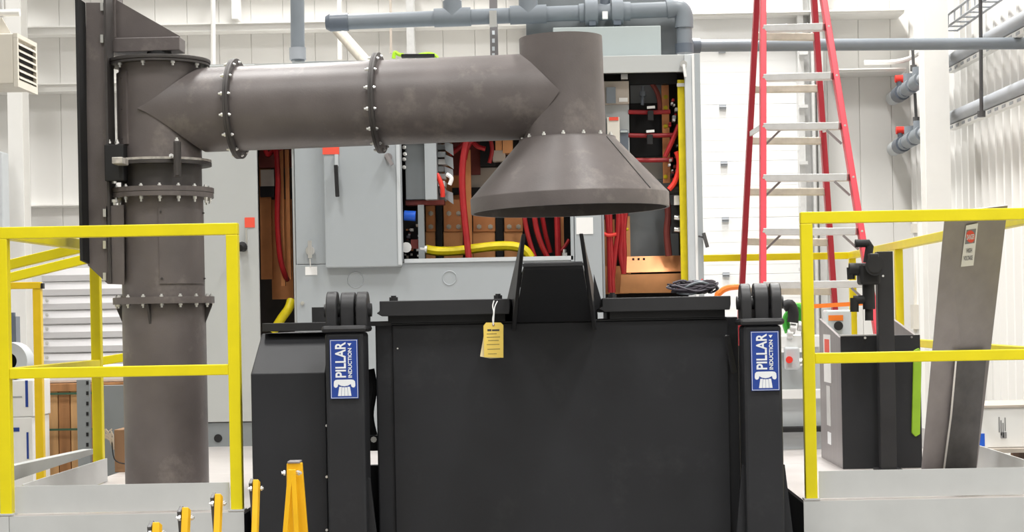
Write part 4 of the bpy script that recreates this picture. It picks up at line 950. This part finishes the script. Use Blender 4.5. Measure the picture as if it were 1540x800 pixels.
for k in range(20):
    an = 2*math.pi*k/20; el.append(planepx(1459.5+6.6*math.cos(an)-0.9*math.sin(an), 355.2-9.2*math.sin(an)-0.8*math.cos(an), 0.0022))
B().prism(el, nrm*0.0006).build('label_oval', 'label_red', plate)
ux = (planepx(1466,382,0)-planepx(1449,383.5,0)).normalized(); uy = (planepx(1453,339,0)-planepx(1445,401,0)); uy = (uy-ux*uy.dot(ux)).normalized(); un = ux.cross(uy)
def ltext(nm, body, px, py, wpx, hpx, m, off=0.003):
    o0 = planepx(px, py, off); w = (planepx(px+wpx, py-1, off)-o0).length
    mw = Matrix(((ux.x,uy.x,un.x,o0.x),(ux.y,uy.y,un.y,o0.y),(ux.z,uy.z,un.z,o0.z),(0,0,0,1)))
    text(nm, body, hpx*7.2/F*1.38, m, plate, mw, depth=0.0003, xs=w)
ltext('label_text', 'DANGER', 1453.4, 359.5, 11.6, 9.5, 'print_white', 0.0035)
ltext('label_text', 'HIGH', 1453, 379.5, 8.5, 8, 'print_grey'); ltext('label_text', 'VOLTAGE', 1449, 391, 13.5, 8, 'print_grey')
p2 = thing('steel_plate', 'shorter dark steel plate leaning in front of the tall plate', 'plate', (P(1450,700,7.8).x, 7.8, DECK))
qq = [planepx(1417,706,0.02), planepx(1466,704,0.02), planepx(1482,527,0.02), planepx(1436.5,527,0.02)]
B().prism(qq, -nrm*0.004).build('plate', 'steel_d', p2)
B().prism([planepx(1415.8,706,0.0246), planepx(1418.6,706,0.0246), planepx(1430,620,0.0246), planepx(1438.2,527,0.0246), planepx(1435.6,527,0.0246), planepx(1427,620,0.0246)], -nrm*0.002).build('bright_edge', 'zinc', p2)
# small grey control box with orange label
sb = thing('switch_box', 'small pale switch box with orange label behind the console', 'switch box', P(1262, 510, 9.7))
a, b, c, d = rectw(1243, 466, 1281, 520, 9.7); B().box(a, b, 9.7, 9.85, c, d).build('box', 'frame_l', sb, bevel=0.01)
B().pbox(1246, 474, 1268, 482, 9.696, 9.70).build('orange_label', 'orange', sb); B().cyl(P(1261,490,9.7), P(1261,490,9.66), 0.024, 18).build('knob', 'rubber', sb, True)
B().box((a+b)/2-0.03, (a+b)/2+0.03, 9.75, 9.81, DECK, c).build('stand', 'frame_l', sb)
tag(B().bar(P(1198,462,9.9), P(1300,456,9.9), 0.03, 0.022).build('orange_bar', 'orange'), 'orange bar crossing behind the ladder above the switch box', 'bar')
# pump skid behind the right post
ps = thing('pump_skid', 'white framed pump skid between furnace post and right railing', 'pump skid', (P(1195,600,9.6).x, 9.6, DECK))
for (v0, v1) in ((505, 523), (586, 600), (642, 650)): B().pbox(1150, v0, 1240, v1, 9.5, 9.9).build('frame_beam', 'white' if v0 < 640 else 'rubber', ps, bevel=0.004)
a, b, c, d = rectw(1150, 600, 1240, 640, 9.55); B().box(a, b, 9.56, 9.58, DECK, P(1190,530,9.56).z).build('backing_panel', 'frame_l', ps)
B().pbox(1181, 522, 1203, 556, 9.45, 9.52).build('valve_body', 'frame_l', ps, bevel=0.01); B().cyl(P(1187,541,9.45), P(1187,541,9.41), 0.018, 14).build('red_button', 'redbright', ps, True); B().cyl(P(1196,546,9.48), P(1212,543,9.48), 0.022, 12).build('fitting', 'zinc', ps, True)
B().tube([P(1178,462,9.5), P(1188,458,9.5), P(1193,470,9.5), P(1192,485,9.5)], 0.028, 10).build('hose', 'rubber', ps, True)
B().tube([P(1186,500,9.55), P(1182,480,9.55), P(1196,462,9.55), P(1204,466,9.55), P(1206,485,9.55)], 0.02, 8).build('hose', 'green', ps, True); B().pbox(1194, 455, 1206, 485, 9.56, 9.6).build('green_cover', 'lime_b', ps, bevel=0.004)
for (u, v) in ((1188,494),(1200,490),(1184,502),(1206,498)): B().cyl(P(u,v,9.5), P(u+8,v+1,9.5), 0.026, 12).build('fitting', 'alu', ps, True)
for u in (1153, 1237):
    c = P(u, 600, 9.7); B().box(c.x-0.02, c.x+0.02, 9.7, 9.74, DECK, P(u, 505, 9.7).z).build('leg', 'white', ps)
tag(B().tube([P(1112,431,9.8), P(1095,433,9.8), P(1083,440,9.8), P(1078,455,9.8), P(1077,560,9.8), P(1077,700,9.8)], 0.016, 8).build('orange_hose', 'orange', smooth=True), 'orange hose arching above the right furnace lid', 'hose')
# white carton and pallet beyond the right railing
ctn = thing('carton', 'white printed carton beyond the right railing', 'carton', (2.35, 9.6, 0.6))
a, b, c, d = rectw(1473, 612, 1640, 672, 9.5); bx = B().box(a, b, 9.5, 10.0, c, d).build('carton_body', 'white', ctn, bevel=0.004)
B().box(a-0.004, b, 9.49, 10.01, d, d+0.012).build('carton_lid', 'beige', ctn); B().pbox(1473, 652, 1481, 671, 9.496, 9.5).build('blue_print', 'blue', ctn)
base = Matrix(((0,-1,0,0),(0,0,-1,0),(1,0,0,0),(0,0,0,1)))
pr = B()
for k, (u, v0, v1) in enumerate(((1502,627,650),(1505,632,655),(1508,636,658),(1511,628,648))): pr.pbox(u, v0, u+1.6, v1, 9.497, 9.5)
pr.pbox(1505,650,1514,659,9.497,9.5); pr.build('printed_marks', 'print_grey', ctn)
pal = thing('wooden_pallet', 'weathered wooden pallet stack under the white carton', 'pallet', (2.4, 9.7, 0))
for k in range(5):
    z1 = c-0.002-k*0.13; 
    B().box(a-0.05, b, 9.42, 10.05, z1-0.02, z1).build('plank', 'beige', pal)
    for x_ in (a-0.05, (a+b)/2, b-0.09): B().box(x_, x_+0.09, 9.44, 10.03, max(0,z1-0.13), z1-0.02).build('block', 'wood_d', pal)

# ================================================================== LEFT BACKGROUND THINGS
def carton(label, x0, y0, x1, y1, Y, zlo=None):
    t = thing('carton', label, 'carton', P((x0+x1)/2, y1, Y), 'stacked white cartons')
    a, b, c, d = rectw(x0, y0, x1, y1, Y); c = c if zlo is None else zlo
    B().box(a, b, Y, Y+0.4, c, d).build('carton_body', 'white', t, bevel=0.006)
    B().box(b-0.002, b+0.0015, Y+0.15, Y+0.22, c+0.05, d-0.04).build('side_print', 'plate_blue', t)
    return t, a, b, c, d
t, a, b, c, d = carton('lower white carton with blue print behind the left railing', -40, 628, 49, 700, 12.0, 0.0)
B().pbox(17, 643, 29, 649, 11.997, 12.0).build('front_print', 'plate_blue', t); B().pbox(40, 650, 43, 690, 11.997, 12.0).build('front_print', 'plate_blue', t)
t, a, b, c, d2 = carton('upper white carton with blue stripe behind the left railing', -40, 572, 50, 626, 12.0, d+0.002)
B().pbox(38, 572, 42, 612, 11.997, 12.0).build('front_print', 'plate_blue', t); B().pbox(17, 596, 33, 598, 11.997, 12.0).build('front_print', 'pvc_l', t)
reel = thing('hose_reel', 'pale grey roll with dark core on top of the white cartons', 'roll', (a+0.2, 12.1, d2))
cc = P(18, 545, 12.1); rr = 0.122; cz = d2+rr
B().lathe((cc.x, 12.1, cz), [(0.055, -0.08), (rr, -0.08), (rr, 0.08), (0.055, 0.08)], 32, rot=Matrix.Rotation(math.pi/2, 3, 'X'), closed=True).build('roll_body', 'frame_l', reel, True)
B().lathe((cc.x, 12.1, cz), [(0.0, -0.06), (0.056, -0.06)], 24, rot=Matrix.Rotation(math.pi/2, 3, 'X')).build('core', 'inside_black', reel)
tag(B().pbox(14, 476, 24, 520, 12.9, 13.0).cyl(P(19,470,12.95), (P(19,600,12.95).x, 12.95, 0), 0.02, 8).build('grey_stand', 'pvc_d'), 'dark grey stand showing above the pale roll', 'stand')
# wooden crate with planks and straps
cr = thing('wooden_crate', 'strapped wooden crate behind the left railing posts', 'crate', (P(95,690,12.6).x, 12.8, 0))
xk = [66, 88, 106, 122, 140, 160, 180, 200]
for i in range(7):
    a, b, c, d = rectw(xk[i]+0.6, 585, xk[i+1]-0.6, 690, 12.6); B().box(a, b, 12.6, 12.63+0.01*(i % 2), 0.12, d).build('plank', 'wood' if i % 2 == 0 else 'wood_d', cr, bevel=0.003)
a, b, c, d = rectw(64, 576, 202, 588, 12.58); B().box(a, b, 12.57, 13.2, c, d).build('top_board', 'wood_d', cr, bevel=0.004)
B().box(a, b, 12.57, 13.2, 0.0, 0.12).build('base_board', 'wood_d', cr); B().box(a+0.02, b-0.02, 12.66, 13.19, 0.12, c).build('crate_body', 'wood_d', cr)
for v in (592, 646): 
    zz_ = P(95, v, 12.56).z; B().box(a, b, 12.562, 12.572, zz_-0.007, zz_+0.007).build('strap', 'green_strap', cr)
tag(B().box(a-0.03, b+0.05, 12.6, 13.15, d+0.001, P(130,551,12.6).z).build('wrapped_bundle', 'white', bevel=0.02), 'white wrapped bundle lying on the wooden crate', 'bundle')
# slotted grey rack upright and grey panel
ru = thing('rack_upright', 'slotted grey rack upright in front of the wooden crate', 'rack', (P(125,690,11.2).x, 11.2, 0))
a, b, c, d = rectw(116, 571, 135, 690, 11.2); B().box(a, b, 11.2, 11.24, 0, d).build('upright', 'grey_panel', ru, bevel=0.002)
for k in range(7):
    v = 573+k*15.5; B().pbox(129.5, v, 133, v+5.5, 11.196, 11.2).build('slot_hole', 'inside_black', ru)
a, b, c, d = rectw(151, 579, 215, 690, 11.3); tag(B().box(a, b, 11.3, 11.33, 0, d).build('grey_sheet', 'grey_panel', bevel=0.003), 'flat grey sheet panel standing left behind the duct column', 'panel')
# cardboard piece with twine behind the duct
cb = thing('cardboard_box', 'narrow brown cardboard box with twine left of the duct foot', 'box', (P(176,712,8.9).x, 8.9, DECK))
a, b, c, d = rectw(172, 646, 200, 712, 8.9); B().box(a, b, 8.9, 9.1, DECK, d).build('box_body', 'cardboard', cb, bevel=0.003)
for k in range(14):
    r_ = random.Random(k); B().tube([P(171,676,8.89), P(168+r_.uniform(-3,3),664,8.88), P(162+r_.uniform(-5,7),656+r_.uniform(-5,6),8.88), P(158+r_.uniform(-3,12),650+r_.uniform(-5,12),8.88)], 0.003, 5).build('twine', 'twine', cb, True)
B().tube([P(168,655,8.88), P(172,690,8.88), P(190,698,8.88)], 0.003, 5).build('twine', 'rubber', cb, True)

# ================================================================== FOLDING BARRIER IN FRONT
fb = thing('folding_barrier', 'yellow folding lattice barrier in front of the furnace', 'barrier', (-0.93, 5.6, 0))
def bpt(u, v, zref=1.035):
    dx, dy = u-VX, VY-v; vv = -dx*SR+dy*CR; Y = (EYE-zref)*F/-vv; return P(u, v, Y)
tips = [bpt(383,729), bpt(326,751), bpt(277,772), bpt(233,795)]
# end frame: a tapered post made of two legs and a broad face plate
Ye = bpt(443, 698).y
pe = lambda u, v, dY=0: P(u, v, Ye+dY)
B().prism([pe(431,697), pe(454,696), pe(467,860), pe(430,860)], (0,0.02,0)).build('post_face', 'barrier', fb, bevel=0.002)
B().pbox(432, 693.5, 451, 697, Ye-0.004, Ye+0.05).build('post_cap', 'steel', fb, bevel=0.002)
for (u0, u1) in ((437,424), (441,449)):
    a = pe(u0, 706, -0.03); b = pe(u1, 860, -0.05); b = a+(b-a)*((a.z-0.0)/(a.z-b.z)); B().bar(a, b, 0.016, 0.012, up=(0,1,0)).build('leg', 'barrier', fb, bevel=0.002)
a = pe(431,697); b = pe(430,860); B().bar((a.x+0.03, Ye+0.03, 0), (a.x+0.03, Ye+0.03, a.z-0.2), 0.04, 0.03).build('leg', 'barrier', fb)
bolt(fb, pe(429,711,-0.04), (-1,-0.2,0), 0.010, 0.010); bolt(fb, pe(447,711,-0.02), (1,-0.6,0), 0.010, 0.014)
# lattice: slats fall from each tip, alternately leaning forward and back
prev = pe(440, 706, -0.03)
for i, tp in enumerate(tips):
    nxt = tips[i+1] if i+1 < len(tips) else tp+Vector((0,-0.34,0))
    for j, (dy, m, dx_) in enumerate(((-0.30, 'barrier', 0.006), (0.34, 'barrier', -0.010))):
        a = tp+Vector((dx_, 0, 0.012)); b = Vector((tp.x+dx_, tp.y+dy, 0.06))
        sl_ = B().bar(a, b, 0.016 if j == 0 else 0.010, 0.036, up=(0,1,0)).build('slat', m if j == 0 else 'steel_d', fb, bevel=0.002)
    bolt(fb, tp+Vector((-0.006,-0.01,-0.01)), (-1,0,0), 0.009, 0.009); bolt(fb, tp+Vector((0.02,-0.01,-0.01)), (1,-0.2,0), 0.008, 0.006)
